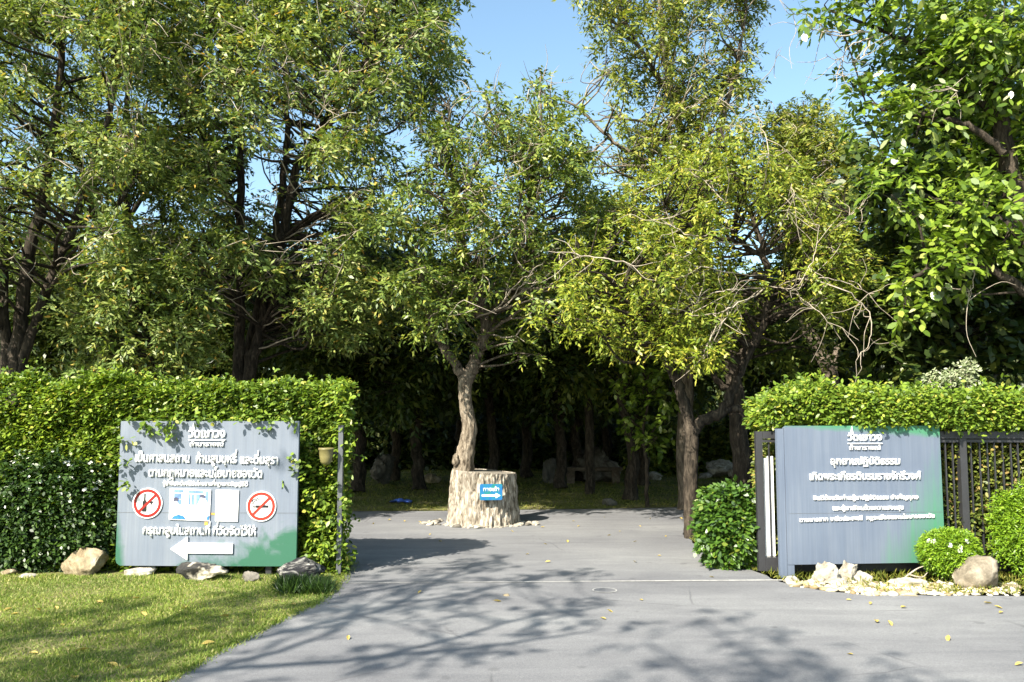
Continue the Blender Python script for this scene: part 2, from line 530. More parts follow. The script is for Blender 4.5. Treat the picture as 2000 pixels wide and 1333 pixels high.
def leaf_arrays(pos, dirv, nrm, L, W, shape='diamond'):
    """leaf blades as separate little faces; returns V, F"""
    n = len(pos)
    dirv = unit(dirv)
    side = unit(np.cross(dirv, nrm))
    up = np.cross(side, dirv)
    L = np.broadcast_to(L, (n,))[:, None]
    W = np.broadcast_to(W, (n,))[:, None]
    if shape == 'diamond':
        prof = [(0, 0, 0), (0.42, 0.5, 0.1), (1, 0, -0.05), (0.42, -0.5, 0.1)]
    else:
        prof = [(0, 0, 0), (0.28, 0.42, 0.08), (0.66, 0.44, 0.06), (1, 0, -0.1), (0.66, -0.44, 0.06), (0.28, -0.42, 0.08)]
    V = np.stack([pos + dirv * L * a + side * W * s + up * W * u for a, s, u in prof], 1)
    k = len(prof)
    return V.reshape(-1, 3), np.arange(n * k).reshape(n, k)


TO_SUN = -np.array(SUN_D)


def rand_dirs(n):
    return unit(rng.normal(size=(n, 3)))


def sprays(base, axis, k, length, L, W, droop=0.5, shape='diamond'):
    """a spray: k leaflets either side of a drooping stalk"""
    n = len(base)
    axis = unit(axis)
    side = unit(np.cross(axis, np.array([0, 0, 1.0]) + 0.3 * rng.normal(size=(n, 3))))
    t = (np.arange(k) + 0.7) / k
    s = np.where(np.arange(k) % 2 == 0, 1.0, -1.0)
    ln = length * (0.7 + 0.6 * rng.random(n))
    pos = base[:, None, :] + axis[:, None, :] * (t[None, :, None] * ln[:, None, None])
    pos[:, :, 2] -= droop * (t[None, :] ** 2) * ln[:, None]
    d = axis[:, None, :] * 0.75 + side[:, None, :] * s[None, :, None] * 0.8
    d[:, :, 2] -= droop * 0.9 * t[None, :]
    d = d + 0.35 * rng.normal(size=d.shape)
    nr = np.cross(np.broadcast_to(side[:, None, :], d.shape), np.broadcast_to(axis[:, None, :], d.shape))
    nr = unit(np.where(nr[..., 2:3] < 0, -nr, nr)) * 0.55 + TO_SUN * 0.95 + 0.42 * rng.normal(size=d.shape)
    m = n * k
    return leaf_arrays(pos.reshape(m, 3), d.reshape(m, 3), nr.reshape(m, 3), L * (0.7 + 0.6 * rng.random(m)), W * (0.7 + 0.6 * rng.random(m)), shape)


def inside(poly, x, y):
    c = np.zeros(len(x), bool)
    n = len(poly)
    for i in range(n):
        x1, y1 = poly[i]
        x2, y2 = poly[(i + 1) % n]
        hit = ((y1 > y) != (y2 > y)) & (x < (x2 - x1) * (y - y1) / (y2 - y1 + 1e-9) + x1)
        c ^= hit
    return c


SKY_GAPS = [(15, 110, 30), (30, 250, 40), (250, 190, 35), (322, 218, 38), (110, 320, 36), (282, 402, 45), (372, 425, 26), (160, 492, 38), (500, 325, 36), (618, 232, 28), (432, 512, 22), (592, 495, 24), (540, 250, 22), (690, 340, 26), (770, 470, 26),
            (785, 310, 40), (800, 262, 34), (786, 590, 16), (1160, 185, 40), (1165, 262, 40), (1165, 340, 34), (1310, 410, 20), (905, 240, 20), (860, 330, 18), (975, 330, 20), (1090, 420, 22), (1240, 470, 20), (1230, 190, 22), (1380, 100, 22), (80, 180, 22), (440, 190, 22), (20, 330, 24), (200, 90, 20), (630, 420, 20), (690, 200, 20)]


def fill_blobs(poly, Y, thick, n, rmin, rmax, gap=0.75, back=(), gaps=True):
    """n clump centres spread through a crown's volume; poly is its outline as seen, Y its distance; back: areas left open in front of the stems"""
    poly = np.array(poly, float)
    x0, y0 = poly.min(0)
    x1, y1 = poly.max(0)
    out = []
    tries = 0
    cen = poly.mean(0)
    half = max(x1 - x0, y1 - y0) / 2
    an = np.arange(8) * math.pi / 4
    while len(out) < n and tries < n * 150:
        tries += 1
        x = x0 + (x1 - x0) * rng.random()
        y = y0 + (y1 - y0) * rng.random()
        r = rng.uniform(rmin, rmax)
        rp = (r * 0.55 + 0.05) * F / Y
        if not inside(poly, x + rp * np.cos(an), y + rp * 0.8 * np.sin(an)).all():
            continue
        if gaps and any(math.hypot(x - a, y - b_) < g * 0.62 + rp * 0.62 for a, b_, g in SKY_GAPS):
            continue
        q = min(1.0, math.hypot(x - cen[0], y - cen[1]) / half)
        dy = rng.uniform(-1, 1) * thick * (0.35 + 0.65 * math.sqrt(max(0, 1 - q * q)))
        if any(a - rp * 0.6 < x < c_ + rp * 0.6 and b_ - rp * 0.5 < y < d_ + rp * 0.5 for a, b_, c_, d_ in back):
            if rng.random() < 0.7:
                continue
            dy = abs(dy) + 0.5
        p = P(x, y, Y + dy)
        if any(np.linalg.norm(p - c) < gap * 0.5 * (r + rr) for c, rr in out):
            continue
        out.append((p, r))
    return out


def stray(poly, Y, thick, n, grow=1.10):
    poly = np.array(poly, float)
    c = poly.mean(0)
    return fill_blobs((poly - c) * grow + c, Y, thick, n, 0.12, 0.24, 0.6)


def crown_leaves(blobs, per, k, length, L, W, droop, shape='diamond', shell=0.45, flat=0.75):
    """leaf sprays round every clump centre, thick at its rim and thin inside"""
    B, A = [], []
    for c, r in blobs:
        m = max(3, int(per * (r / 0.6) ** 2))
        d = rand_dirs(m)
        u = shell + (1 - shell) * rng.random(m)
        off = d * (r * u)[:, None]
        off[:, 2] *= flat
        B.append(c + off)
        A.append(d + 0.55 * rng.normal(size=(m, 3)) + np.array([0, 0, -0.15]))
    B = np.concatenate(B)
    A = np.concatenate(A)
    return sprays(B, A, k, length, L, W, droop, shape), B


def nearest_on(skel, p, low=True):
    best, bd = None, 1e9
    for pts, rad in skel:
        d = np.linalg.norm(pts - p, axis=1)
        if low:
            d = d + np.where(pts[:, 2] > p[2] - 0.1, 1.2, 0.0)
        i = int(np.argmin(d))
        if d[i] < bd:
            bd, best = d[i], (pts[i], rad[i])
    return best


def limb(path, r0, r1, sub=6, jit=0.0):
    pts = catmull(path, sub)
    if jit:
        w = rng.normal(size=pts.shape) * jit
        w[0] = 0
        pts = pts + w
    t = np.linspace(0, 1, len(pts))
    return pts, r0 * (1 - t) ** 0.9 + r1 * (1 - (1 - t) ** 0.9)


def px_path(pts, Y):
    """a limb drawn by where it is seen; an optional third number shifts it in depth"""
    return [P(p[0], p[1], Y + (p[2] if len(p) > 2 else 0.0)) for p in pts]


def twig_curve(a, b, sag):
    m = (a + b) / 2 + np.array([0, 0, sag]) + 0.08 * rng.normal(size=3) * np.linalg.norm(b - a)
    return catmull([a, m, b], 4)


class Tree:
    def __init__(s, name, base, label, cat='tree', group=None):
        s.o = root(name, tuple(base), label, cat, group)
        s.base = np.array(base)
        s.skel = []
        s.tv, s.tf, s.n = [], [], 0
        s.lv, s.lf, s.ln = [], [], 0

    def wood(s, pts, rad, n=8, wob=0.12, skel=True):
        V, Fc = tube_np(pts, rad, n, wob)
        s.tv.append(V)
        s.tf.append(Fc + s.n)
        s.n += len(V)
        if skel:
            s.skel.append((pts, rad))

    def limb(s, path, r0, r1, n=9, sub=6, jit=0.012):
        pts, rad = limb(path, r0, r1, sub, jit)
        s.wood(pts, rad, n)
        return s

    def leaves(s, V, Fc):
        s.lv.append(V)
        s.lf.append(Fc + s.ln)
        s.ln += len(V)

    def foliate(s, blobs, per, k, length, L, W, droop=0.5, shape='diamond', twigs=0.25, branch_r=0.02, shell=0.45, flat=0.75):
        (V, Fc), B = crown_leaves(blobs, per, k, length, L, W, droop, shape, shell, flat)
        s.leaves(V, Fc)
        for c, r in blobs:
            near = nearest_on(s.skel, c)
            if near is None:
                continue
            a, ra = near
            dist = np.linalg.norm(c - a)
            if dist > 3.2:
                continue
            pts = twig_curve(a, c, 0.12 * dist * rng.uniform(-0.5, 1))
            r0 = min(ra * 0.7, branch_r * (0.6 + 0.5 * dist))
            s.wood(pts, np.linspace(r0, 0.007, len(pts)), 5, 0.1, skel=False)
            for _ in range(int(twigs * 14)):
                e = c + rand_dirs(1)[0] * r * rng.uniform(0.5, 1.1)
                q = pts[rng.integers(len(pts) // 2, len(pts))]
                tp = twig_curve(q, e, 0.05)
                s.wood(tp, np.linspace(0.008, 0.003, len(tp)), 3, 0, skel=False)
        return s

    def pale_twigs(s, blobs, n):
        vs, fs, k = [], [], 0
        order = sorted(range(len(blobs)), key=lambda q: blobs[q][0][1] + rng.normal() * 0.5)[:n]
        for q in order:
            c, r = blobs[q]
            near = nearest_on(s.skel, c)
            a = near[0]
            e = c + np.array([rng.normal() * r, -r * 1.1, r * rng.uniform(-0.3, 1.0)])
            if np.linalg.norm(e - a) > 3.4:
                continue
            pts = catmull([a, a * 0.6 + e * 0.4 + rng.normal(size=3) * 0.12, a * 0.25 + e * 0.75 + rng.normal(size=3) * 0.09, e], 4)
            pts = pts + rng.normal(size=pts.shape) * 0.012
            V, Fc = tube_np(pts, np.linspace(0.014, 0.004, len(pts)), 5)
            vs.append(V); fs.append(Fc + k); k += len(V)
            for _ in range(4):
                b0 = pts[rng.integers(len(pts) // 3, len(pts))]
                d = unit(rand_dirs(1)[0] + unit(e - a) * 0.6) * rng.uniform(0.2, 0.5)
                p2 = catmull([b0, b0 + d * 0.5 + rng.normal(size=3) * 0.04, b0 + d], 3)
                V, Fc = tube_np(p2, np.linspace(0.006, 0.002, len(p2)), 4)
                vs.append(V); fs.append(Fc + k); k += len(V)
        mesh_np('pale_branches', np.concatenate(vs), np.concatenate(fs), M['twig'], s.o, smooth=True)

    def done(s, bark, leaf):
        mesh_np('trunk', np.concatenate(s.tv), np.concatenate(s.tf), bark, s.o, smooth=True)
        if s.lv:
            mesh_np('crown', np.concatenate(s.lv), np.concatenate(s.lf), leaf, s.o)
        return s.o


# ------------------------------------------------------------------ setting: ground, road, lawn, hill
def sheet(name, outline, z, mat, kind='structure'):
    bm = bmesh.new()
    f = bm.faces.new([bm.verts.new((x, y, z)) for x, y in outline])
    bmesh.ops.triangulate(bm, faces=[f])
    for f in bm.faces:
        if f.normal.z < 0:
            f.normal_flip()
    me = bpy.data.meshes.new(name)
    bm.to_mesh(me)
    bm.free()
    me.materials.append(mat)
    o = bpy.data.objects.new(name, me)
    COL.objects.link(o)
    o['kind'] = kind
    return o


def rough_edge(pts, amp=0.02, step=0.12):
    out = []
    n = len(pts)
    for i in range(n):
        a, b = np.array(pts[i][:2]), np.array(pts[(i + 1) % n][:2])
        L = np.linalg.norm(b - a)
        m = max(1, min(120, int(L / step)))
        nr = np.array([-(b - a)[1], (b - a)[0]]) / (L + 1e-9)
        for k in range(m):
            p = a + (b - a) * k / m
            if L < 30:
                p = p + nr * amp * 2 * (noise.noise(Vector((p[0] * 5, p[1] * 5, 1.7))) + 0.5 * noise.noise(Vector((p[0] * 17, p[1] * 17, 4))))
            out.append((p[0], p[1]))
    return out


ground = sheet('ground', [(-400, -400), (400, -400), (400, 400), (-400, 400)], 0.0, M['soil'])

lawn_edge_px = [(330, 1333), (400, 1288), (480, 1248), (552, 1210), (618, 1180), (655, 1150), (690, 1100)]
lawn_edge = [tuple(G(x, y)[:2]) for x, y in lawn_edge_px]
road_right_px = [(1335, 1045), (1365, 1068), (1400, 1085), (1440, 1102), (1482, 1120), (1520, 1137), (1560, 1147), (1620, 1157), (1700, 1163), (1850, 1165), (2000, 1165)]
road_right = [tuple(G(x, y)[:2]) for x, y in road_right_px]
far_px = [(1500, 986), (1340, 992), (1180, 995), (1010, 997), (860, 999), (690, 1000)]
far_edge = [tuple(G(x, y)[:2]) for x, y in far_px]
road_out = ([(-40, -30), (40, -30), (40, 8.3), (7.0, 8.25)] + road_right[::-1] + [tuple(G(1345, 1035)[:2]), (3.2, 13.0), (6.5, 13.6), (30, 14.2), (30, 16.6), (9, 15.8)]
            + far_edge + [(-6, 14.2), (-30, 13.8), (-30, 11.2), (-8, 10.6), (-2.3, 10.3), (-1.85, 9.6)] + lawn_edge[::-1] + [(-2.6, 4.4), (-3.6, 3.2), (-6, 2.3), (-12, 1.9), (-40, 1.9)])
road = sheet('road', rough_edge(road_out, 0.02), 0.006, M['asphalt'])
rail = MB()
a, b = G(655, 1141), G(1530, 1135)
for k in range(24):
    t0, t1 = k / 24, (k + 1) / 24 - 0.0008
    w0 = 0.007 + 0.024 * t0
    p, q = a + (b - a) * t0, a + (b - a) * t1
    rail.add([(p[0], p[1] - w0, 0.010), (q[0], q[1] - w0, 0.010), (q[0], q[1] + w0, 0.010), (p[0], p[1] + w0, 0.010)], [(0, 1, 2, 3)])
o = rail.build('gate_track', M['concrete'])
tag(o, 'thin pale gate track line crossing the grey road between the hedges', 'gate track')

lawn_out = [(-30, 2.0), (-12, 2.0), (-6, 2.4), (-3.65, 3.3), (-2.65, 4.5)] + [(x - 0.02, y) for x, y in lawn_edge] + [(-1.9, 9.5), (-30, 9.5)]
lawn = sheet('lawn', rough_edge(lawn_out, 0.03), 0.010, M['turf'])


def scatter_in(poly, n, ymax=None):
    poly = np.array(poly)
    x0, y0 = poly.min(0)
    x1, y1 = poly.max(0)
    x = x0 + (x1 - x0) * rng.random(n * 3)
    y = y0 + (y1 - y0) * rng.random(n * 3)
    k = inside(poly, x, y)
    return np.stack([x[k], y[k]], 1)[:n]


def blades(name, pts, h, w, mat, lean=0.6):
    n = len(pts)
    pos = np.zeros((n, 3))
    pos[:, :2] = pts
    pos[:, 2] = 0.006
    d = np.concatenate([rng.normal(size=(n, 2)) * lean, np.ones((n, 1))], 1)
    patch = np.array([noise.noise(Vector((p[0] * 1.9, p[1] * 1.9, 3))) for p in pts])
    V, Fc = leaf_arrays(pos, d, rand_dirs(n), h * (0.5 + rng.random(n)) * (1 + 0.5 * patch), w * (0.7 + 0.6 * rng.random(n)))
    o = mesh_np(name, V, Fc, mat)
    o['kind'] = 'stuff'
    return o


vis_lawn = [(-5.6, 5.0), (-3.2, 4.7), (-2.3, 5.0)] + [(x - 0.01, y) for x, y in lawn_edge] + [(-2.0, 9.0), (-6.2, 9.0)]
ragged = [np.array(lawn_edge[i]) * (1 - t_) + np.array(lawn_edge[i + 1]) * t_ for i in range(len(lawn_edge) - 1) for t_ in rng.random(700)]
ragged = np.array(ragged) + rng.normal(size=(len(ragged), 2)) * np.array([0.035, 0.03])
blades('grass', np.concatenate([scatter_in(vis_lawn, 90000), ragged]), 0.030, 0.0055, M['grass'], 0.8)
back_lawn = [tuple(p) for p in far_edge[::-1]] + [(9, 16.0), (16, 26), (-14, 26), (-10, 15.4)]
sheet('back_lawn', rough_edge([(-30, 14.0), (-6, 14.4)] + [(x, y + 0.05) for x, y in far_edge[::-1]] + [(9, 16.0), (30, 16.8), (30, 27), (-30, 27)], 0.04), 0.008, M['turf'])
blades('park_grass', scatter_in(back_lawn, 60000), 0.05, 0.012, M['grass_back'], 0.9)


def make_hill():
    nx, ny = 90, 30
    V = []
    for j in range(ny):
        for i in range(nx):
            x = -70 + 140 * i / (nx - 1)
            y = 29 + 50 * j / (ny - 1)
            t = j / (ny - 1)
            h = 5.2 * (1 - math.exp(-t * 5)) * (0.75 + 0.35 * noise.noise(Vector((x * 0.06, y * 0.06, 0))) + (0.9 if x > 10 else 0.0) * min(1, max(0, (x - 10) / 9)))
            h += 0.6 * t * noise.noise(Vector((x * 0.3, y * 0.3, 4)))
            V.append((x, y, h - 0.05))
    Fc = np.array([[j * nx + i, j * nx + i + 1, (j + 1) * nx + i + 1, (j + 1) * nx + i] for j in range(ny - 1) for i in range(nx - 1)])
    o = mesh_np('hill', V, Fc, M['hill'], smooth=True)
    o['kind'] = 'structure'


make_hill()


# undergrowth that fills the shade behind the grove
def undergrowth():
    n = 26000
    x = rng.uniform(-18, 18, n)
    y = rng.uniform(26.0, 31, n)
    top = 2.6 + 1.2 * np.array([noise.noise(Vector((a * 0.35, 0, 9))) for a in x])
    z = rng.random(n) * top
    V, Fc = sprays(np.stack([x, y, z], 1), rand_dirs(n) + np.array([0, -0.4, 0.2]), 5, 0.5, 0.24, 0.11, 0.5)
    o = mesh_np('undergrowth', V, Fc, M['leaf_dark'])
    o['kind'] = 'stuff'


undergrowth()

# ------------------------------------------------------------------ rocks
def rock_mesh(name, dims, seed, rug=0.35, mat=None, sub=4, cuts=5, sink=0.18, parent=None, loc=None, rz=0.0):
    bm = bmesh.new()
    bmesh.ops.create_icosphere(bm, subdivisions=sub, radius=1.0)
    rs = random.Random(seed)
    planes = []
    for _ in range(cuts + 7):
        d = Vector((rs.gauss(0, 1), rs.gauss(0, 1), rs.gauss(0.2, 0.8))).normalized()
        planes.append((d, rs.uniform(0.45, 0.78)))
    off = Vector((seed * 3.1, seed * 1.7, seed * 0.9))
    for v in bm.verts:
        p = v.co.copy()
        for d, h in planes:
            e = p.dot(d) - h
            if e > 0:
                p -= d * e * 0.96
        n1 = noise.noise(p * 1.6 + off)
        n2 = noise.noise(p * 4.2 + off)
        n3 = noise.noise(p * 10.0 + off)
        p *= 1 + rug * (0.36 * n1 + 0.32 * n2 + 0.2 * n3 + 0.10 * noise.noise(p * 21 + off))
        v.co = Vector((p.x * dims[0], p.y * dims[1], (p.z + 1 - sink) * dims[2] * 0.5 * 2 / (2 - sink)))
    me = bpy.data.meshes.new(name)
    bm.to_mesh(me)
    bm.free()
    me.polygons.foreach_set('use_smooth', np.ones(len(me.polygons), bool))
    me.materials.append(mat)
    o = bpy.data.objects.new(name, me)
    COL.objects.link(o)
    if loc is not None:
        o.location = loc
    o.rotation_euler = (0, 0, rz)
    if parent is not None:
        o.parent = parent
    return o


def rock(name, px, py, wpx, hpx, mat, label, seed, rug=0.35, depth=None, group=None, rz=0.0, cuts=5, lift=0.0, sub=4, cat='rock'):
    """a boulder whose foot is seen at (px, py), wpx wide and hpx high as seen"""
    g = G(px, py)
    s = g[1] / F
    w, h = wpx * s / 2, hpx * s * 1.03
    d = w * 0.75 if depth is None else depth
    g[1] += d * 0.85
    g[0] *= g[1] / (g[1] - d * 0.85)
    o = rock_mesh(name, (w * 1.06, d, h), seed, rug, mat, sub, cuts, 0.2, None, (g[0], g[1], lift - 0.02), rz)
    return tag(o, label, cat, group)


rock('boulder', 150, 1116, 100, 84, M['rock_brown'], 'dark brown shaded boulder behind the cream boulder at the flowering bush', 3, 0.3, depth=0.1)
rock('boulder', 166, 1128, 112, 62, M['rock_cream'], 'cream yellow rounded boulder left of the no smoking sign', 11, 0.34, depth=0.15)
rock('rock', 271, 1127, 64, 24, M['rock_white'], 'low white rock under the lower left corner of the sign', 21, 0.45, depth=0.12)
rock('boulder', 392, 1140, 104, 46, M['rock_dark'], 'black boulder with a cream patch under the white arrow', 31, 0.4, depth=0.2, cuts=7)
rock('rock', 490, 1138, 46, 24, M['rock_grey'], 'small jagged grey rock between the two dark boulders', 44, 0.7, depth=0.1)
rock('boulder', 592, 1146, 96, 58, M['rock_streak'], 'black boulder streaked with white veins at the hedge end', 51, 0.28, depth=0.24, cuts=4)
rock('stone', 18, 1126, 40, 18, M['rock_cream'], 'small cream stone on the lawn edge under the flowering bush, farthest from the sign', 61, 0.4, depth=0.1)
rock('stone', 58, 1132, 50, 13, M['rock_white'], 'flat whitish stone on the lawn edge beside the cream boulder', 62, 0.4, depth=0.1)
rock('boulder', 1912, 1154, 126, 78, M['rock_tan'], 'large smooth tan boulder beside the round clipped bush', 71, 0.24, depth=0.24, cuts=7)
rock('boulder', 1862, 1138, 32, 34, M['rock_tan'], 'small upright tan boulder wedged under the round bush', 73, 0.3, depth=0.12)
rock('white_rock', 1610, 1143, 66, 46, M['rock_white'], 'white limestone rock with a knob on top, nearest the left end of the sign', 81, 0.5, depth=0.08)
rock('white_rock', 1604, 1136, 34, 42, M['rock_white'], 'small upright white rock behind the knobbed limestone rock', 82, 0.6, depth=0.08, lift=0.0)
rock('white_rock', 1655, 1141, 52, 48, M['rock_white'], 'tall pitted white limestone rock in the middle of the white heap', 83, 0.6, depth=0.08)
rock('white_rock', 1684, 1141, 44, 30, M['rock_white'], 'rounded white limestone rock at the right end of the white heap', 84, 0.4, depth=0.08)
rock('white_rock', 1640, 1150, 70, 22, M['rock_white'], 'flat white limestone rock at the foot of the white heap', 85, 0.5, depth=0.12)
rock('white_rock', 1548, 1142, 34, 20, M['rock_white'], 'round white stone beside the left foot of the temple garden sign', 86, 0.3, depth=0.1)
rock('white_rock', 1775, 1148, 84, 24, M['rock_white'], 'long low white rock between the white heap and the round bush', 87, 0.4, depth=0.08)
rock('stone', 1975, 1152, 40, 14, M['rock_cream'], 'flat cream stone right of the tan boulder', 88, 0.4, depth=0.1)

# white rubble on the verge: far too many chips to count
def rubble():
    V, Fc = [], []
    n = 0
    pts = [(x, y) for x, y in ((rng.uniform(1545, 1990), rng.uniform(1141, 1166)) for _ in range(900)) if y < 1143 + (min(x, 1700) - 1520) * 0.12]
    base = bmesh.new()
    bmesh.ops.create_icosphere(base, subdivisions=1, radius=1)
    bv = np.array([v.co[:] for v in base.verts])
    bf = np.array([[v.index for v in f.verts] for f in base.faces])
    base.free()
    for x, y in pts:
        g = G(x, y)
        s = rng.uniform(0.012, 0.05) * (1.0 if x < 1850 else 0.6)
        d = bv * (1 + 0.35 * rng.normal(size=(len(bv), 1))) * np.array([s * rng.uniform(0.8, 1.6), s * rng.uniform(0.8, 1.4), s * 0.6])
        V.append(d + np.array([g[0], g[1], s * 0.25]))
        Fc.append(bf + n)
        n += len(bv)
    o = mesh_np('rubble', np.concatenate(V), np.concatenate(Fc), M['chips'])
    o['kind'] = 'stuff'
    o['label'] = 'white stone chips scattered over the verge under the right sign'


rubble()
verge = [tuple(G(x, y - 1)[:2]) for x, y in road_right_px[5:]] + [(6.5, 9.3), (2.6, 9.2)]
blades('weeds', scatter_in(verge, 3200), 0.06, 0.009, M['grass_back'], 0.9)
strip = [tuple(G(x, y)[:2]) for x, y in [(1337, 1045), (1368, 1070), (1440, 1104), (1478, 1119), (1478, 1080), (1400, 1040), (1355, 1030)]]
blades('verge_grass', scatter_in(strip, 4500), 0.04, 0.010, M['grass_back'], 0.9)
clump = [tuple(G(x, y)[:2]) for x, y in [(545, 1165), (640, 1165), (648, 1145), (545, 1142)]]
blades('grass_tuft', scatter_in(clump, 2600), 0.11, 0.010, M['leaf_flower_bush'], 0.7)

# ------------------------------------------------------------------ hedges and bushes
def skin_points(n, x0, x1, y0, y1, z0f, z1f, faces, wob=0.10):
    """points and outward directions over a clipped hedge's faces; faces lists (which, weight)"""
    tot = sum(w for _, w in faces)
    Pn, Dn = [], []
    for which, w in faces:
        m = int(n * w / tot)
        u = rng.random(m)
        v = rng.random(m)
        if which == 'front':
            x = x0 + (x1 - x0) * u
            z = z0f(x) + (z1f(x) - z0f(x)) * v
            p = np.stack([x, np.full(m, y0), z], 1)
            d = np.tile([0, -1.0, 0.15], (m, 1))
        elif which == 'back':
            x = x0 + (x1 - x0) * u
            z = z0f(x) + (z1f(x) - z0f(x)) * v
            p = np.stack([x, np.full(m, y1), z], 1)
            d = np.tile([0, 1.0, 0.15], (m, 1))
        elif which == 'top':
            x = x0 + (x1 - x0) * u
            p = np.stack([x, y0 + (y1 - y0) * v, z1f(x)], 1)
            d = np.tile([0, -0.15, 1.0], (m, 1))
        elif which == 'under':
            x = x0 + (x1 - x0) * u
            p = np.stack([x, y0 + (y1 - y0) * v, z0f(x)], 1)
            d = np.tile([0, -0.3, -1.0], (m, 1))
        else:
            xe = x1 if which == 'right' else x0
            x = np.full(m, xe)
            z = z0f(x) + (z1f(x) - z0f(x)) * v
            p = np.stack([x, y0 + (y1 - y0) * u, z], 1)
            d = np.tile([1.0 if which == 'right' else -1.0, -0.2, 0.1], (m, 1))
        Pn.append(p)
        Dn.append(d)
    p = np.concatenate(Pn)
    d = unit(np.concatenate(Dn))
    nn = np.array([noise.noise(Vector(q * 2.3)) + 0.7 * noise.noise(Vector(q * 6.0)) for q in p])
    p = p + d * (wob * 1.35 * nn)[:, None] + 0.03 * rng.normal(size=p.shape)
    thin = np.array([noise.noise(Vector(q * 3.6) + Vector((9, 2, 5))) + 0.5 * noise.noise(Vector(q * 8.0)) for q in p])
    keep = (thin > -0.34) | (rng.random(len(p)) < 0.35)
    return p[keep], d[keep]


def skin_leaves(p, d, L, W, k=3, length=0.07, shape='hex', spread=0.8):
    return sprays(p, d + spread * rng.normal(size=p.shape), k, length, L, W, 0.35, shape)


def cat_leaves(lst):
    V, Fc, n = [], [], 0
    for v, f in lst:
        V.append(v)
        Fc.append(f + n)
        n += len(v)
    return np.concatenate(V), np.concatenate(Fc)


def wavy(base, amp, seed):
    return lambda x: base + amp * np.array([noise.noise(Vector((a * 1.3, seed, 0))) + 0.5 * noise.noise(Vector((a * 4.1, seed, 2))) for a in np.atleast_1d(x)])


def wall_box(name, x0, x1, y0, y1, z0, z1, parent):
    m = MB()
    m.box(x0, x1, y0, y1, z0, z1)
    return m.build(name, M['wall'], parent)


HL_Y = 9.32
hx0, hx1 = -9.0, P(643, 900, HL_Y)[0]
hz = P(400, 766, HL_Y)[2]
hl = root('hedge', (-4.0, HL_Y + 0.25, 0), 'tall clipped hedge wall behind the no smoking sign, ending at the gateway', 'hedge')
wall_box('stems', hx0, hx1 - 0.12, HL_Y + 0.10, HL_Y + 0.30, 0.0, hz - 0.14, hl)
bumpy = wavy(hz, 0.05, 3.3)
p, d = skin_points(40000, hx0 + 2.6, hx1, HL_Y, HL_Y + 0.38, lambda x: 0.02 + 0 * x, bumpy, [('front', 7.5), ('top', 2.2), ('right', 1.1), ('back', 0.7)], 0.09)
top = d[:, 2] > 0.7
p[:, 2] += np.where(top & (rng.random(len(p)) < 0.08), rng.random(len(p)) * 0.12, 0)
hump = np.exp(-((p[:, 0] - P(222, 730, HL_Y)[0]) / 0.28) ** 2)
p[:, 2] += np.where(top, 0.14 * hump, 0)
extra = []
for _ in range(50):                       # loose sprigs over the sign's top edge and at the gate end
    x = rng.uniform(236, 575)
    q = P(x, 819 + rng.uniform(-8, 3), 8.95)
    extra.append(q)
for cx, cy, n_ in ((335, 842, 34), (300, 836, 20), (275, 838, 26), (510, 834, 14), (238, 860, 26), (243, 900, 30), (240, 950, 26), (576, 900, 30), (578, 930, 20)):
    for _ in range(n_ // 4):
        extra.append(P(cx + rng.normal() * 9, cy + rng.normal() * 8, 8.94))
for _ in range(260):
    extra.append(P(rng.normal(670, 12), rng.uniform(770, 1090), 9.3 + rng.uniform(-0.2, 0.3)))
for _ in range(500):
    x = rng.normal(672, 8)
    extra.append(P(x, rng.uniform(745, 860), 9.3 + rng.uniform(-0.2, 0.3)))
for _ in range(420):
    extra.append(P(rng.uniform(596, 676), 1132 - 190 * rng.random() ** 1.6, 9.14 + rng.uniform(-0.12, 0.1)))
extra = np.array([e for e in extra if e[2] > 0.02])
V, Fc = cat_leaves([skin_leaves(p, d, 0.052, 0.030), skin_leaves(extra, np.tile([0, -0.6, -0.2], (len(extra), 1)), 0.06, 0.036)])
mesh_np('foliage', V, Fc, M['leaf_hedge'], hl)

HR_Y = 9.2
rx0 = P(1515, 800, HR_Y)[0]
rz1 = P(1700, 782, HR_Y)[2]
hr = root('hedge', (6.0, HR_Y + 0.4, 0), 'thick clipped hedge spilling over the dark gate and the temple garden sign', 'hedge')
wall_box('stems', rx0 + 0.25, 10.5, 9.48, 9.95, 0.0, rz1 - 0.16, hr)
ztop = wavy(rz1, 0.05, 7.7)
zlow = wavy(P(1700, 824, HR_Y)[2], 0.05, 9.1)
p1, d1 = skin_points(30000, rx0, 8.4, 9.06, 10.0, zlow, ztop, [('front', 5), ('top', 4.2), ('left', 1.6), ('under', 1.2)], 0.10)
t1 = d1[:, 2] > 0.7
p1[:, 2] += np.where(t1 & (rng.random(len(p1)) < 0.09), rng.random(len(p1)) * 0.14, 0)
mesh_np('foliage', *skin_leaves(p1, d1, 0.052, 0.031), M['leaf_hedge'], hr)
p2, d2 = skin_points(15000, rx0 + 0.05, 8.4, 9.25, 10.0, lambda x: 0.02 + 0 * x, lambda x: 0 * x + 1.6, [('front', 8), ('left', 1.5)], 0.06)
c = mesh_np('creeper', *skin_leaves(p2, d2, 0.05, 0.03), M['leaf_creeper'], hr)


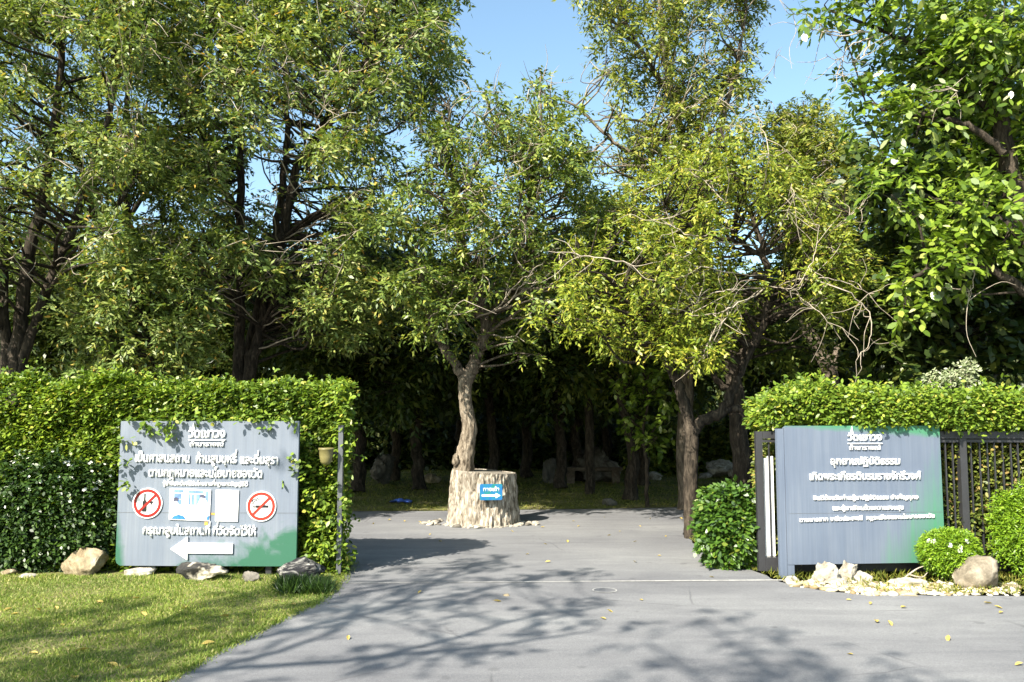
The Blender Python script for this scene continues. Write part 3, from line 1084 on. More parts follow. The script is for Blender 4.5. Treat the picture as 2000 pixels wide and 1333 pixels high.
def bush(name, cx, cy, rx, ry, rz, n, mat, label, L, W, k=4, length=0.08, cz=None, loose=0.12, flowers=0, stems=6, shape='hex', shell=0.8, cat='bush', fl_sz=0.019):
    o = root(name, (cx, cy, 0), label, cat)
    cz = rz * 0.95 if cz is None else cz
    d = rand_dirs(n)
    u = shell + (1 - shell) * rng.random(n)
    nn = np.array([noise.noise(Vector(q * 1.9) + Vector((cx, cy, 0))) + 0.6 * noise.noise(Vector(q * 4.5) + Vector((cx, cy, 3))) for q in d])
    u = u * (1 + loose * 2 * nn)
    p = np.array([cx, cy, cz]) + d * u[:, None] * np.array([rx, ry, rz])
    keep = p[:, 2] > 0.03
    p, d = p[keep], d[keep]
    mesh_np('foliage', *skin_leaves(p, d, L, W, k, length, shape), mat, o)
    m = MB()
    for i in range(stems):
        a = rng.uniform(0, 2 * math.pi)
        e = np.array([cx + math.cos(a) * rx * 0.6, cy + math.sin(a) * ry * 0.6, cz + rz * rng.uniform(0.0, 0.5)])
        b0 = np.array([cx + 0.05 * rng.normal(), cy + 0.05 * rng.normal(), 0.0])
        pt = twig_curve(b0, e, 0.05)
        m.tube(pt, np.linspace(0.02, 0.006, len(pt)), 5)
    m.build('stems', M['bark_dark'], o, smooth=True)
    if flowers:
        d = rand_dirs(flowers * 6)
        d = d[(d[:, 1] < 0.2) & (d[:, 2] > -0.25)][:flowers]
        d = d[rng.permutation(len(d))]
        nn = np.array([noise.noise(Vector(q * 1.9) + Vector((cx, cy, 0))) + 0.6 * noise.noise(Vector(q * 4.5) + Vector((cx, cy, 3))) for q in d])
        c = np.array([cx, cy, cz]) + d * (1.03 + loose * 2 * nn)[:, None] * np.array([rx, ry, rz])
        m_ = len(c)
        ang = np.arange(5) * 2 * math.pi / 5
        s1 = unit(np.cross(d, rand_dirs(m_)))
        s2 = np.cross(d, s1)
        pos = np.repeat(c, 5, 0)
        dv = (np.cos(ang)[None, :, None] * s1[:, None] + np.sin(ang)[None, :, None] * s2[:, None] + 0.4 * d[:, None]).reshape(-1, 3)
        nr = np.repeat(d, 5, 0)
        V, Fc = leaf_arrays(pos, dv, nr, fl_sz, fl_sz * 0.9, 'hex')
        f = mesh_np('blossoms', V, Fc, M['petal'], o)
        f['kind'] = 'stuff'
    return o


c = P(60, 1000, 8.55)
bush('flowering_bush', c[0] - 0.16, 9.26, 0.92, 0.24, 0.62, 5200, M['leaf_flower_bush'], 'dark green bush dotted with white flowers at the lawn edge', 0.055, 0.026, cz=0.62, flowers=150, shell=0.72, loose=0.14)
c = P(1425, 1020, 9.55)
bush('bush', c[0], 9.55, 0.33, 0.34, 0.43, 2600, M['leaf_bush'], 'glossy dark green leafy bush left of the dark gate post', 0.07, 0.036, cz=0.42, loose=0.18)
c = P(1853, 1075, 8.72)
bush('round_bush', c[0], 8.72, 0.27, 0.22, 0.205, 5200, M['leaf_round'], 'bright green clipped round bush before the right end of the sign', 0.030, 0.011, k=5, length=0.05, cz=0.30, loose=0.05, flowers=7, fl_sz=0.03, shell=0.75)
c = P(1990, 1050, 8.92)
bush('shrub', c[0] + 0.12, 8.92, 0.36, 0.2, 0.42, 5200, M['leaf_round'], 'loose feathery green shrub behind the tan boulder', 0.036, 0.013, k=5, length=0.09, cz=0.52, loose=0.2, shell=0.6)
for (px, py, r_, lab) in ((1845, 742, 0.17, 'low silvery shrub growing out of the hedge top'), (1888, 728, 0.13, 'taller silvery white sprig standing up from the hedge top')):
    c = P(px, py, 9.7)
    o = root('silvery_shrub', (c[0], c[1], c[2] - 0.3), lab, 'shrub')
    q = c + rand_dirs(170) * r_ * rng.random((170, 1)) ** 0.4 * np.array([1.4 if r_ > 0.15 else 0.8, 1, 0.6 if r_ > 0.15 else 1.1])
    mesh_np('foliage', *skin_leaves(q, rand_dirs(170) + [0, 0, 0.5], 0.045, 0.022), M['leaf_silver'], o)
    m = MB()
    for e in q[:9]:
        pt = twig_curve(c - [0, 0, 0.4], e, 0.02)
        m.tube(pt, np.linspace(0.006, 0.003, len(pt)), 4)
    m.build('stems', M['twig'], o)

# ------------------------------------------------------------------ signs
class Board:
    """an upright board seen between two pixels; children are written in its own x (along), y (back), z (up)"""
    def __init__(s, ax, ay, Ya, bx, by, Yb):
        s.A, s.B = P(ax, ay, Ya)[:2], P(bx, by, Yb)[:2]
        v = s.B - s.A
        s.e = v / np.linalg.norm(v)
        s.n = np.array([-s.e[1], s.e[0]])
        s.rz = math.atan2(s.e[1], s.e[0])

    def at(s, px, py):
        d = ray(px, py)
        C = np.array([0, 0, CAM_H])
        t = np.dot(s.A - C[:2], s.n) / np.dot(d[:2], s.n)
        q = C + d * t
        return float(np.dot(q[:2] - s.A, s.e)), float(q[2])


def text_mesh(name, body, board, px0, px1, base_px, hpx, parent, y_front, depth, mat, bold=0.012, slope=0.0):
    """raised lettering that fills px0..px1 on the board; base_px is its base line, hpx the height of a plain consonant"""
    def flat_text(t):
        cu = bpy.data.curves.new(name, 'FONT')
        cu.body = t
        cu.size = 1.0
        cu.offset = bold
        cu.resolution_u = 3
        tmp = bpy.data.objects.new(name, cu)
        COL.objects.link(tmp)
        bpy.context.view_layer.update()
        dg = bpy.context.evaluated_depsgraph_get()
        me = bpy.data.meshes.new_from_object(tmp.evaluated_get(dg))
        bpy.data.objects.remove(tmp)
        return me
    # a tone mark over an upper vowel stands above it
    bars = []
    for i, ch in enumerate(body):
        if ch == '\u0e48' and body[i - 1] in '\u0e34\u0e35\u0e36\u0e37':
            pm = flat_text(body[:i - 1])
            bars.append(max(v.co.x for v in pm.vertices))
            bpy.data.meshes.remove(pm)
    bm = bmesh.new()
    flat = flat_text(body)
    bm.from_mesh(flat)
    for xr in bars:
        bm.faces.new([bm.verts.new((xr + a_, b_, 0)) for a_, b_ in ((-0.10, 0.90), (0.0, 0.90), (0.0, 1.10), (-0.10, 1.10))])
    xs = [v.co.x for v in bm.verts]
    x0, x1 = min(xs), max(xs)
    u0, zb = board.at(px0, base_px)
    u1, zb1 = board.at(px1, base_px)
    _, zt = board.at((px0 + px1) / 2, base_px - hpx)
    sx = (u1 - u0) / (x1 - x0)
    sz = (zt - zb) / 0.56
    ext = bmesh.ops.extrude_face_region(bm, geom=bm.faces[:])
    top_v = {e for e in ext['geom'] if isinstance(e, bmesh.types.BMVert)}
    for v in bm.verts:
        x, z = v.co.x, v.co.y
        u = u0 + (x - x0) * sx
        v.co = Vector((u, y_front if v in top_v else y_front + depth, zb + z * sz + slope * (u - u0)))
    bmesh.ops.recalc_face_normals(bm, faces=bm.faces[:])
    me = bpy.data.meshes.new(name)
    bm.to_mesh(me)
    bm.free()
    me.materials.append(mat)
    o = bpy.data.objects.new(name, me)
    COL.objects.link(o)
    o.parent = parent
    return o


def circle_pts(cx, cz, r, n=40):
    return [(cx + r * math.cos(2 * math.pi * i / n), cz + r * math.sin(2 * math.pi * i / n)) for i in range(n)]


def ring(mb, cx, cz, r0, r1, y0, y1, n=48):
    for i in range(n):
        a, b_ = 2 * math.pi * i / n, 2 * math.pi * (i + 1) / n
        mb.prism([(cx + r0 * math.cos(a), cz + r0 * math.sin(a)), (cx + r1 * math.cos(a), cz + r1 * math.sin(a)),
                  (cx + r1 * math.cos(b_), cz + r1 * math.sin(b_)), (cx + r0 * math.cos(b_), cz + r0 * math.sin(b_))], y0, y1)


def spire(mb, cx, z0, w, h, y0, y1):
    """the little tiered temple spire over the first letter of the temple's name"""
    z = z0
    for k, (ww, hh) in enumerate(((1.0, 0.16), (0.78, 0.15), (0.58, 0.14), (0.4, 0.13), (0.22, 0.14))):
        a = w * ww / 2
        mb.prism([(cx - a, z), (cx + a, z), (cx + a * 0.55, z + h * hh), (cx - a * 0.55, z + h * hh)], y0, y1)
        z += h * hh
    mb.prism([(cx - w * 0.07, z), (cx + w * 0.07, z), (cx, z0 + h)], y0, y1)


def temple_logo(B, o, name_px, base, h1, line_y, sub_base, h2, spire_px, dep):
    x0, x1 = name_px
    text_mesh('lettering', 'วัดเขาวง', B, x0, x1, base, h1, o, -dep, dep - 0.002, M['letter'], 0.028)
    text_mesh('lettering', 'ถ้ำนารายณ์', B, x0 + 3, x1 - 3, sub_base, h2, o, -dep, dep - 0.002, M['letter'], 0.012)
    m = MB()
    u0, z0 = B.at(x0, line_y + 1)
    u1, z1 = B.at(x1, line_y - 1)
    m.box(u0, u1, -dep, -0.002, z0, z1)
    m.build('underline', M['letter'], o, local=True)
    m = MB()
    cx, zb, zt, w = spire_px
    u, za = B.at(cx, zb)
    _, zb_ = B.at(cx, zt)
    spire(m, u, za, (B.at(cx + w, zb)[0] - u), zb_ - za, -dep - 0.003, -0.002)
    m.build('spire_emblem', M['letter'], o, local=True)


# ---- left sign
BL = Board(225, 1106, 9.0, 578, 1108, 8.95)
sgn = root('sign', (BL.A[0], BL.A[1], 0), 'blue grey temple sign with no alcohol and no smoking discs and a white arrow', 'sign', rz=BL.rz)
wz0 = BL.at(400, 1106)[1]
wz1 = BL.at(400, 823)[1]
wL = float(np.linalg.norm(BL.B - BL.A))
M['board_left'] = board_mat('weathered_left_board_painted_shade', wL, wz1, 'left')
m = MB()
rr = 0.05
m.prism([(rr, wz0), (wL, wz0), (wL, wz1), (0.008, wz1), (0, wz1 - 0.01), (0, wz0 + rr * 1.2), (0.012, wz0 + rr * 0.5)], 0.0, 0.045)
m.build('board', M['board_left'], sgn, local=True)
for x in (0.3, wL - 0.3):
    m = MB()
    m.box(x - 0.03, x + 0.03, 0.05, 0.11, 0.0, wz1 - 0.1)
    m.build('support_post', M['steel'], sgn, local=True)
m = MB()
seam = BL.at(400, 1002)[1]
m.box(0.002, wL - 0.002, -0.0015, 0.0, seam - 0.002, seam + 0.002)
m.build('seam', M['steel_light'], sgn, local=True)
temple_logo(BL, sgn, (369, 441), 855, 14, 859.5, 872, 7, (379, 841, 825, 7), 0.018)
text_mesh('lettering', 'เป็นศาสนสถาน', BL, 265, 371, 902, 13.5, sgn, -0.016, 0.014, M['letter'], 0.022, -0.012)
text_mesh('lettering', 'ห้ามสูบบุหรี่', BL, 384, 463, 904, 13.5, sgn, -0.016, 0.014, M['letter'], 0.022, -0.012)
text_mesh('lettering', 'และดื่มสุรา', BL, 470, 544, 906, 13.5, sgn, -0.016, 0.014, M['letter'], 0.022, -0.012)
text_mesh('lettering', 'ตามกฎหมายและนโยบายของวัด', BL, 291, 513, 931, 13.5, sgn, -0.016, 0.014, M['letter'], 0.022, -0.010)
text_mesh('lettering', 'ผู้ฝ่าฝืนจะต้องได้รับโทษตามที่กฎหมายบัญญัติไว้', BL, 319, 485, 948, 6.5, sgn, -0.012, 0.010, M['letter'], 0.022, -0.010)
text_mesh('lettering', 'กรุณาสูบในสถานที่', BL, 280, 411, 1043, 13, sgn, -0.016, 0.014, M['letter'], 0.022, -0.010)
text_mesh('lettering', 'ที่วัดจัดไว้ให้', BL, 417, 501, 1045, 13, sgn, -0.016, 0.014, M['letter'], 0.022, -0.010)
m = MB()
arrow = [(334, 1072), (368, 1048), (367, 1060.5), (456, 1062), (455, 1081), (367, 1080), (367, 1093)]
pts = [BL.at(*q) for q in arrow][::-1]
# convex pieces: head and shaft
hd = [BL.at(*q) for q in ((334, 1072), (367, 1094), (368, 1048))]
m.prism(hd, -0.02, -0.002)
m.prism([BL.at(*q) for q in ((367.4, 1080.5), (455, 1081.5), (456, 1061.5), (367.6, 1060))], -0.0195, -0.0025)
m.build('arrow', M['white'], sgn, local=True)


def disc(cpx, cpy, rpx, red, what):
    u, z = BL.at(cpx, cpy)
    r = BL.at(cpx + rpx, cpy)[0] - u
    m = MB()
    m.prism(circle_pts(u, z, r, 56), -0.014, -0.002)
    d = m.build('disc', M['white'], sgn, local=True)
    m = MB()
    ring(m, u, z, r * 0.74, r * 0.93, -0.0165, -0.0142)
    a = R(45)
    dx, dz = math.cos(a), math.sin(a)
    L, t = r * 0.755, r * 0.085
    m.prism([(u - dx * L + dz * t, z - dz * L - dx * t), (u + dx * L + dz * t, z + dz * L - dx * t),
             (u + dx * L - dz * t, z + dz * L + dx * t), (u - dx * L - dz * t, z - dz * L + dx * t)], -0.0185, -0.0168)
    m.build('ban_ring', red, d, local=True)
    m = MB()
    y0, y1 = -0.0164, -0.0142
    if what == 'bottle':
        x = u - r * 0.18
        m.prism([(x - r * .15, z - r * .56), (x + r * .15, z - r * .56), (x + r * .15, z + r * .08), (x + r * .055, z + r * .22), (x + r * .055, z + r * .64), (x - r * .055, z + r * .64), (x - r * .055, z + r * .22), (x - r * .15, z + r * .08)], y0, y1)
        x = u + r * 0.27
        m.prism([(x - r * .035, z - r * .06), (x + r * .035, z - r * .06), (x + r * .19, z + r * .13), (x - r * .19, z + r * .13)], y0, y1)
        m.prism([(x - r * .022, z - r * .38), (x + r * .022, z - r * .38), (x + r * .022, z - r * .065), (x - r * .022, z - r * .065)], y0, y1)
        m.prism([(x - r * .11, z - r * .42), (x + r * .11, z - r * .42), (x + r * .02, z - r * .382), (x - r * .02, z - r * .382)], y0, y1)
    else:
        m.box(u - r * .38, u + r * .50, y0, y1, z - r * .10, z + r * .07)
        m.box(u - r * .47, u - r * .41, y0, y1, z - r * .10, z + r * .07)
        m.box(u - r * .58, u - r * .51, y0, y1, z - r * .10, z + r * .07)
        for off in (0.0, 0.1):
            cpts = catmull([(u - r * (.60 - off), 0, z + r * .10), (u - r * (.62 - off), 0, z + r * (.30 - off * .4)), (u - r * (.50 - off), 0, z + r * (.45 - off * .8)), (u - r * (.32 - off), 0, z + r * (.48 - off * .6)), (u - r * (.2 - off), 0, z + r * (.58 - off * .8))], 4)
            for p0, p1 in zip(cpts[:-1], cpts[1:]):
                t_ = (p1 - p0) / np.linalg.norm(p1 - p0) * r * 0.026
                m.prism([(p0[0] + t_[2], p0[2] - t_[0]), (p1[0] + t_[2], p1[2] - t_[0]), (p1[0] - t_[2], p1[2] + t_[0]), (p0[0] - t_[2], p0[2] + t_[0])], y0, y1)
    m.build('pictogram', M['black'], d, local=True)
    return d


disc(289, 983, 29, M['red'], 'bottle')['label'] = 'round no alcohol disc with bottle and glass'
disc(511, 989, 29, M['red_faded'], 'smoke')['label'] = 'round no smoking disc with a burning cigarette'


def quad_on(mb, pts, y0, y1):
    mb.prism([BL.at(*q) for q in pts], y0, y1)


m = MB()
quad_on(m, [(331, 1015), (410, 1018), (413, 957), (333, 954)], -0.014, -0.002)
ph = m.build('photo_panel', M['photo_pale'], sgn, local=True)
ph['label'] = 'faded blue and white photo panel of people seated at a table'
def ph_part(name, mat, quads, y):
    for q in quads:
        m = MB()
        quad_on(m, q, y, y + 0.0012)
        m.build(name, M[mat], ph, local=True)


ph_part('window', 'photo_blue', [[(341, 975), (359, 975), (360, 957), (341, 956)], [(369, 986), (398, 987), (399, 959), (369, 958)], [(402, 985), (407, 985), (408, 961), (403, 960)], [(344, 985), (358, 985), (358, 976), (344, 976)]], -0.0153)
ph_part('window_frame', 'photo_pale', [[(356, 985), (357.5, 985), (357.5, 962), (356, 962)], [(381, 986), (384, 986), (384, 964), (381, 964)], [(341, 964), (360, 964.6), (360, 963.3), (341, 962.6)], [(369, 965), (399, 966), (399, 964.6), (369, 963.6)], [(374, 986), (375, 986), (375, 966), (374, 966)]], -0.0167)
ph_part('person_shape', 'photo_pale', [[(336, 1000), (352, 1000), (350, 984), (345, 976), (340, 984)], [(385, 1008), (408, 1010), (408, 985), (402, 974), (393, 972), (387, 985)], [(360, 1000), (370, 1000), (367, 981), (362, 981)]], -0.0180)
ph_part('hair_shape', 'photo_dark', [[(340, 979), (349, 979), (350, 973), (345, 971), (341, 973)], [(392, 972), (402, 973), (402, 968), (396, 965.5), (391, 968)]], -0.0193)
ph_part('blue_shirt', 'photo_blue_deep', [[(335, 1013), (364, 1014.5), (360, 1008), (350, 1005), (341, 1008)], [(404, 1015), (409, 1015.5), (410, 1006), (406, 1010)]], -0.0193)
ph_part('table', 'photo_grey', [[(350, 989), (384, 990), (384, 988.8), (350, 987.8)], [(368, 1009), (384, 1011), (384, 1009.8), (368, 1007.6)], [(372, 996), (378, 996.5), (378, 994.5), (372, 994)], [(396, 995), (400, 995), (400, 993.5), (396, 993.5)]], -0.0180)
m = MB()
quad_on(m, [(421, 1018), (465, 1019), (467.5, 958), (422.5, 957)], -0.014, -0.002)
m.build('blank_panel', M['white'], sgn, local=True)
m = MB()
quad_on(m, [(399, 1026), (406, 1026), (406, 1018.5), (400, 1018.5)], -0.003, -0.001)
m.build('rust_mark', M['rust'], sgn, local=True)
m = MB()
quad_on(m, [(412.5, 1006), (420.5, 1006.5), (420.5, 1002.5), (412.5, 1002)], -0.003, -0.001)
m.build('rust_mark', M['rust'], sgn, local=True)

# ---- right sign
BR = Board(1526, 1108, 8.86, 1847, 1100, 9.02)
sgr = root('sign', (BR.A[0], BR.A[1], 0), 'streaked blue green temple garden sign of five text lines on the dark gate', 'sign', rz=BR.rz)
rz0 = BR.at(1700, 1101)[1]
rz_top = BR.at(1700, 832)[1]
wR = float(np.linalg.norm(BR.B - BR.A))
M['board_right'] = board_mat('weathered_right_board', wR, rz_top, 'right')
m = MB()
uL = BR.at(1536, 1000)[0]
m.prism([(uL, rz0), (wR, rz0), (wR - 0.004, rz_top), (uL + 0.03, rz_top), (uL, rz_top - 0.02)], 0.0, 0.05)
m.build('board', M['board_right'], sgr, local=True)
m = MB()
m.box(uL - 0.075, uL - 0.003, 0.012, 0.06, 0.0, rz_top - 0.03)
m.box(uL + 0.0, uL + 0.07, 0.004, 0.05, 0.0, rz0 - 0.003)
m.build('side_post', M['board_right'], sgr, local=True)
temple_logo(BR, sgr, (1655, 1722), 861, 11, 866.5, 879, 7, (1663, 849, 833, 7), 0.016)
text_mesh('lettering', 'อุทยานปฏิบัติธรรม', BR, 1622, 1757, 908, 11.5, sgr, -0.015, 0.013, M['letter'], 0.026)
text_mesh('lettering', 'เทิดพระเกียรติบรมราชจักรีวงศ์', BR, 1581, 1798, 938, 12.5, sgr, -0.015, 0.013, M['letter'], 0.026)
text_mesh('lettering', 'ยินดีต้อนรับท่านผู้มาปฏิบัติธรรม บำเพ็ญกุศล', BR, 1588, 1793, 977, 7.5, sgr, -0.013, 0.011, M['letter'], 0.026)
text_mesh('lettering', 'และผู้มาเยือนด้วยความสงบสุข', BR, 1626, 1764, 997, 7.5, sgr, -0.013, 0.011, M['letter'], 0.026)
text_mesh('lettering', 'ตามมารยาท จารีตประเพณี  กฎระเบียบและนโยบายของวัด', BR, 1561, 1825, 1020, 8, sgr, -0.013, 0.011, M['letter'], 0.026, 0.02)
m = MB()
sz_ = BR.at(1600, 1003)[1]
m.box(uL + 0.03, wR - 0.01, -0.0012, 0.0, sz_ - 0.0015, sz_ + 0.0015)
m.build('seam', M['steel_light'], sgr, local=True)

# ---- gate behind the right sign
GY = 9.14
gx0, gx1 = P(1478, 1000, GY)[0], P(1512, 1000, GY)[0]
gate = root('sliding_gate', (gx0, GY, 0), 'dark grey metal bar gate slid open behind the right sign', 'gate')
gzt = P(1490, 843, GY)[2]
gzb = 0.03
XR = 7.6


def gbox(name, mat, *bx):
    m = MB()
    m.box(*bx)
    return m.build(name, mat, gate)


pw = 0.07
gbox('post', M['steel'], gx0, gx0 + pw, GY - 0.03, GY + 0.03, gzb, gzt)
gbox('top_rail', M['steel'], gx0 + pw, XR, GY - 0.045, GY + 0.045, gzt - 0.075, gzt)
gbox('upper_rail', M['steel'], gx0 + pw, XR, GY - 0.03, GY + 0.03, gzt - 0.115, gzt - 0.085)
gbox('bottom_rail', M['steel'], gx0 + pw, XR, GY - 0.045, GY + 0.045, gzb, gzb + 0.14)
xp = P(1881, 950, GY)[0]
gbox('post', M['steel'], xp - 0.036, xp + 0.036, GY - 0.04, GY + 0.04, gzb + 0.14, gzt - 0.077)
bars = [P(q, 950, GY)[0] for q in (1503, 1518, 1849, 1863, 1899, 1916, 1931, 1945, 1961, 1977, 1991, 2006, 2022, 2038, 2054)]
barm = None
for x in bars:
    if barm is None:
        barm = gbox('bar', M['steel'], x - 0.006, x + 0.006, GY - 0.010, GY + 0.010, gzb + 0.142, gzt - 0.117)
        bx0 = x
    else:
        c = barm.copy()
        COL.objects.link(c)
        c.parent = gate
        c.location = (x - bx0, 0, 0)
x1 = P(1503, 1000, 9.14)[0]
m = MB()
m.box(x1 - 0.05, x1 - 0.006, 9.153, 9.17, 0.175, 1.20)
m.box(x1 - 0.0058, x1 + 0.055, 9.1532, 9.172, 0.175, 1.22)
o = m.build('white_boards', M['white'])
tag(o, 'narrow white upright boards seen between the bars beside the sign', 'board')

# ---- gate post and lamp at the left hedge's end
py_ = 9.08
c0, c1 = P(662, 1112, py_), P(662, 833, py_)
post = root('gate_post', (c0[0], py_, 0), 'slim grey metal gate post against the end of the left hedge', 'post')
m = MB()
m.box(c0[0] - 0.024, c0[0] + 0.024, py_ - 0.03, py_ + 0.03, 0.0, c1[2])
m.build('post_tube', M['steel_light'], post)
m = MB()
m.box(c0[0] - 0.030, c0[0] + 0.030, py_ - 0.036, py_ + 0.036, c1[2], c1[2] + 0.012)
m.build('post_cap', M['steel'], post)
lc = P(637, 892, 8.98)
lamp = root('wall_lamp', (lc[0], lc[1], lc[2]), 'khaki bucket shaped wall lamp in the hedge beside the gate post', 'lamp')
m = MB()
prof = [(0.078, 0.085), (0.082, 0.09), (0.083, 0.072), (0.076, 0.066), (0.07, 0.0), (0.058, -0.055), (0.036, -0.082), (0.0, -0.088)]
for r_, z_ in [(0.0, 0.082)] + prof:
    pass
n = 24
V, Fc = [], []
pr = [(0.0005, 0.078)] + prof[:-1] + [(0.0005, -0.088)]
for r_, z_ in pr:
    for i in range(n):
        a = 2 * math.pi * i / n
        V.append((lc[0] + r_ * math.cos(a), lc[1] + r_ * math.sin(a) * 0.85, lc[2] + z_))
for j in range(len(pr) - 1):
    for i in range(n):
        Fc.append((j * n + i, j * n + (i + 1) % n, (j + 1) * n + (i + 1) % n, (j + 1) * n + i))
mesh_np('lamp_housing', V, Fc, M['lamp'], lamp, smooth=True)
m = MB()
m.box(lc[0] - 0.012, lc[0] + 0.1, lc[1] + 0.05, lc[1] + 0.075, lc[2] + 0.02, lc[2] + 0.045)
m.build('bracket', M['steel'], lamp)

# ------------------------------------------------------------------ stump tree in the road
SY = 13.25
sb = G(944, 1032)
scx, scy = P(944, 1000, SY)[0], SY
s_px = SY / F
tree = Tree('stump_tree', (scx, scy, 0), 'slim forked tree rising from a broad pale cut stump in the road')
nA, nZ = 220, 80
V = []
h_top = P(944, 920, SY)[2]
for j in range(nZ + 1):
    t = j / nZ
    for i in range(nA):
        a = 2 * math.pi * i / nA
        ca, sa = math.cos(a), math.sin(a)
        top_h = h_top * (1.0 - 0.045 * ca)
        z = t * top_h
        rx = s_px * (66 - 5 * t + 4.0 * (1 - t) ** 4)
        left_in = 0.0
        r_ = rx * (1 + 0.02 * math.sin(3 * a + 1.0) + 0.015 * math.sin(5 * a))
        ridge = noise.noise(Vector((ca * 11, sa * 11, z * 2.0))) * 0.6 + noise.noise(Vector((ca * 26, sa * 26, z * 5.5 + 3))) * 0.5
        ridge = abs(ridge)
        r_ += 0.095 * (ridge - 0.22) * (1 if t < 0.985 else 0.3)
        V.append((scx + r_ * ca, scy + r_ * sa * 0.95, z))
Fc = [(j * nA + i, j * nA + (i + 1) % nA, (j + 1) * nA + (i + 1) % nA, (j + 1) * nA + i) for j in range(nZ) for i in range(nA)]
mesh_np('stump', V, Fc, M['bark_pale'], tree.o, smooth=True)
topring = [V[nZ * nA + i] for i in range(nA)]
cx_ = np.mean([q[0] for q in topring])
mesh_np('cut_top', [(q[0] + (scx - q[0]) * 0.02, q[1] + (scy - q[1]) * 0.02, q[2] - 0.012) for q in topring] + [(scx, scy, h_top - 0.008)], [(i, (i + 1) % nA, nA) for i in range(nA)], M['wood_top'], tree.o)
# trunk, standing on the stump's left side
tr_path = px_path([(904, 1010, 0.15), (905, 935, 0.05), (907, 900), (913, 862), (917, 835), (911, 800), (908, 765), (909, 740)], SY - 0.12)
pts = catmull(tr_path, 8)
tt = np.linspace(0, 1, len(pts))
wr = np.interp(tt, [0, 0.12, 0.28, 0.45, 0.6, 0.8, 1], [0.20, 0.18, 0.145, 0.122, 0.112, 0.10, 0.108])
def barky(pts, wr, n, amp):
    Vv, Ff = tube_np(pts, wr, n)
    c = np.repeat(pts, n, 0)
    d_ = Vv - c
    k = np.array([abs(noise.noise(Vector((q[0] * 16, q[1] * 16, q[2] * 5))) * 0.7 + noise.noise(Vector((q[0] * 40, q[1] * 40, q[2] * 14))) * 0.5) for q in Vv])
    return c + d_ * (1 + amp * (k - 0.2))[:, None], Ff
Vt, Ft = barky(pts, wr, 40, 0.30)
tk = mesh_np('trunk', Vt, Ft, M['bark_tan'], tree.o, smooth=True)
knob = rock_mesh('knob', (0.085, 0.08, 0.13), 5, 0.6, M['bark_tan'], 3, 2, 1.0, tree.o, tuple(P(891, 897, SY - 0.2) - np.array([scx, scy, 0.0])))
T4 = tree
T4.limb(px_path([(909, 748), (900, 728), (886, 705), (868, 680), (855, 660), (838, 615), (826, 560), (812, 500)], SY - 0.12), 0.085, 0.03, 12)
T4.limb(px_path([(909, 748), (920, 722), (930, 700), (940, 672), (948, 640), (938, 585), (912, 520), (895, 450), (888, 360), (872, 280), (880, 210)], SY - 0.12), 0.105, 0.02, 12)
T4.limb(px_path([(945, 655), (965, 610), (995, 560), (1012, 510), (1022, 450), (1035, 380), (1045, 300), (1055, 230), (1055, 150)], SY), 0.08, 0.015, 10)
T4.limb(px_path([(1040, 350), (1015, 320), (990, 285), (965, 230), (945, 180)], SY), 0.045, 0.012)
T4.limb(px_path([(930, 620), (895, 600), (860, 598), (830, 620)], SY - 0.3), 0.04, 0.012)
T4.limb(px_path([(1015, 500), (1060, 440), (1100, 380), (1115, 300)], SY + 0.2), 0.035, 0.01)
out4 = [(745, 310), (800, 205), (870, 165), (950, 150), (1000, 180), (1055, 122), (1115, 165), (1150, 250), (1215, 330), (1200, 500), (1150, 600), (1060, 690), (985, 735), (905, 690), (800, 690), (725, 610), (750, 480)]
blobs_ = fill_blobs(out4, SY, 2.0, 270, 0.14, 0.34, 0.74, [(880, 640, 960, 760)]) + stray(out4, SY, 1.2, 60)
T4.pale_twigs(blobs_, 40)
T4.foliate(blobs_, 95, 8, 0.22, 0.095, 0.038, 0.3, shell=0.2, flat=0.55, twigs=0.12)
mesh_np('limbs', np.concatenate(T4.tv), np.concatenate(T4.tf), M['bark'], T4.o, smooth=True)
mesh_np('crown', np.concatenate(T4.lv), np.concatenate(T4.lf), M['leaf_mid'], T4.o)

# blue direction plate on the stump
bd = root('direction_sign', (P(958, 962, SY - 0.58)[0], SY - 0.58, 0.5), 'small blue plate with white arrow fixed to the stump', 'sign')
BB = Board(937, 962, SY - 0.585, 981, 962, SY - 0.545)
bd.location = (BB.A[0], BB.A[1], 0)
bd.rotation_euler = (0, 0, BB.rz)
def rr_rect(u0, u1, z0, z1, r):
    pts = []
    for cx, cz, a0 in ((u1 - r, z0 + r, -90), (u1 - r, z1 - r, 0), (u0 + r, z1 - r, 90), (u0 + r, z0 + r, 180)):
        for k in range(5):
            a = R(a0 + 22.5 * k)
            pts.append((cx + r * math.cos(a), cz + r * math.sin(a)))
    return pts
(u0, z1), (u1, z0) = BB.at(937, 946), BB.at(981, 977)
m = MB()
m.prism(rr_rect(u0, u1, z0, z1, 0.02), 0.0, 0.012)
m.build('plate', M['sign_blue'], bd, local=True)
text_mesh('lettering', 'ทางเข้า', BB, 944, 975, 960, 6.5, bd, -0.003, 0.002, M['letter'], 0.010)
m = MB()
m.prism([BB.at(*q) for q in ((941, 970.2), (968, 970.2), (968, 966.2), (941, 966.2))], -0.003, -0.001)
m.prism([BB.at(*q) for q in ((968.2, 973.5), (977.5, 968.2), (968.2, 963))], -0.003, -0.001)
m.build('arrow', M['letter'], bd, local=True)

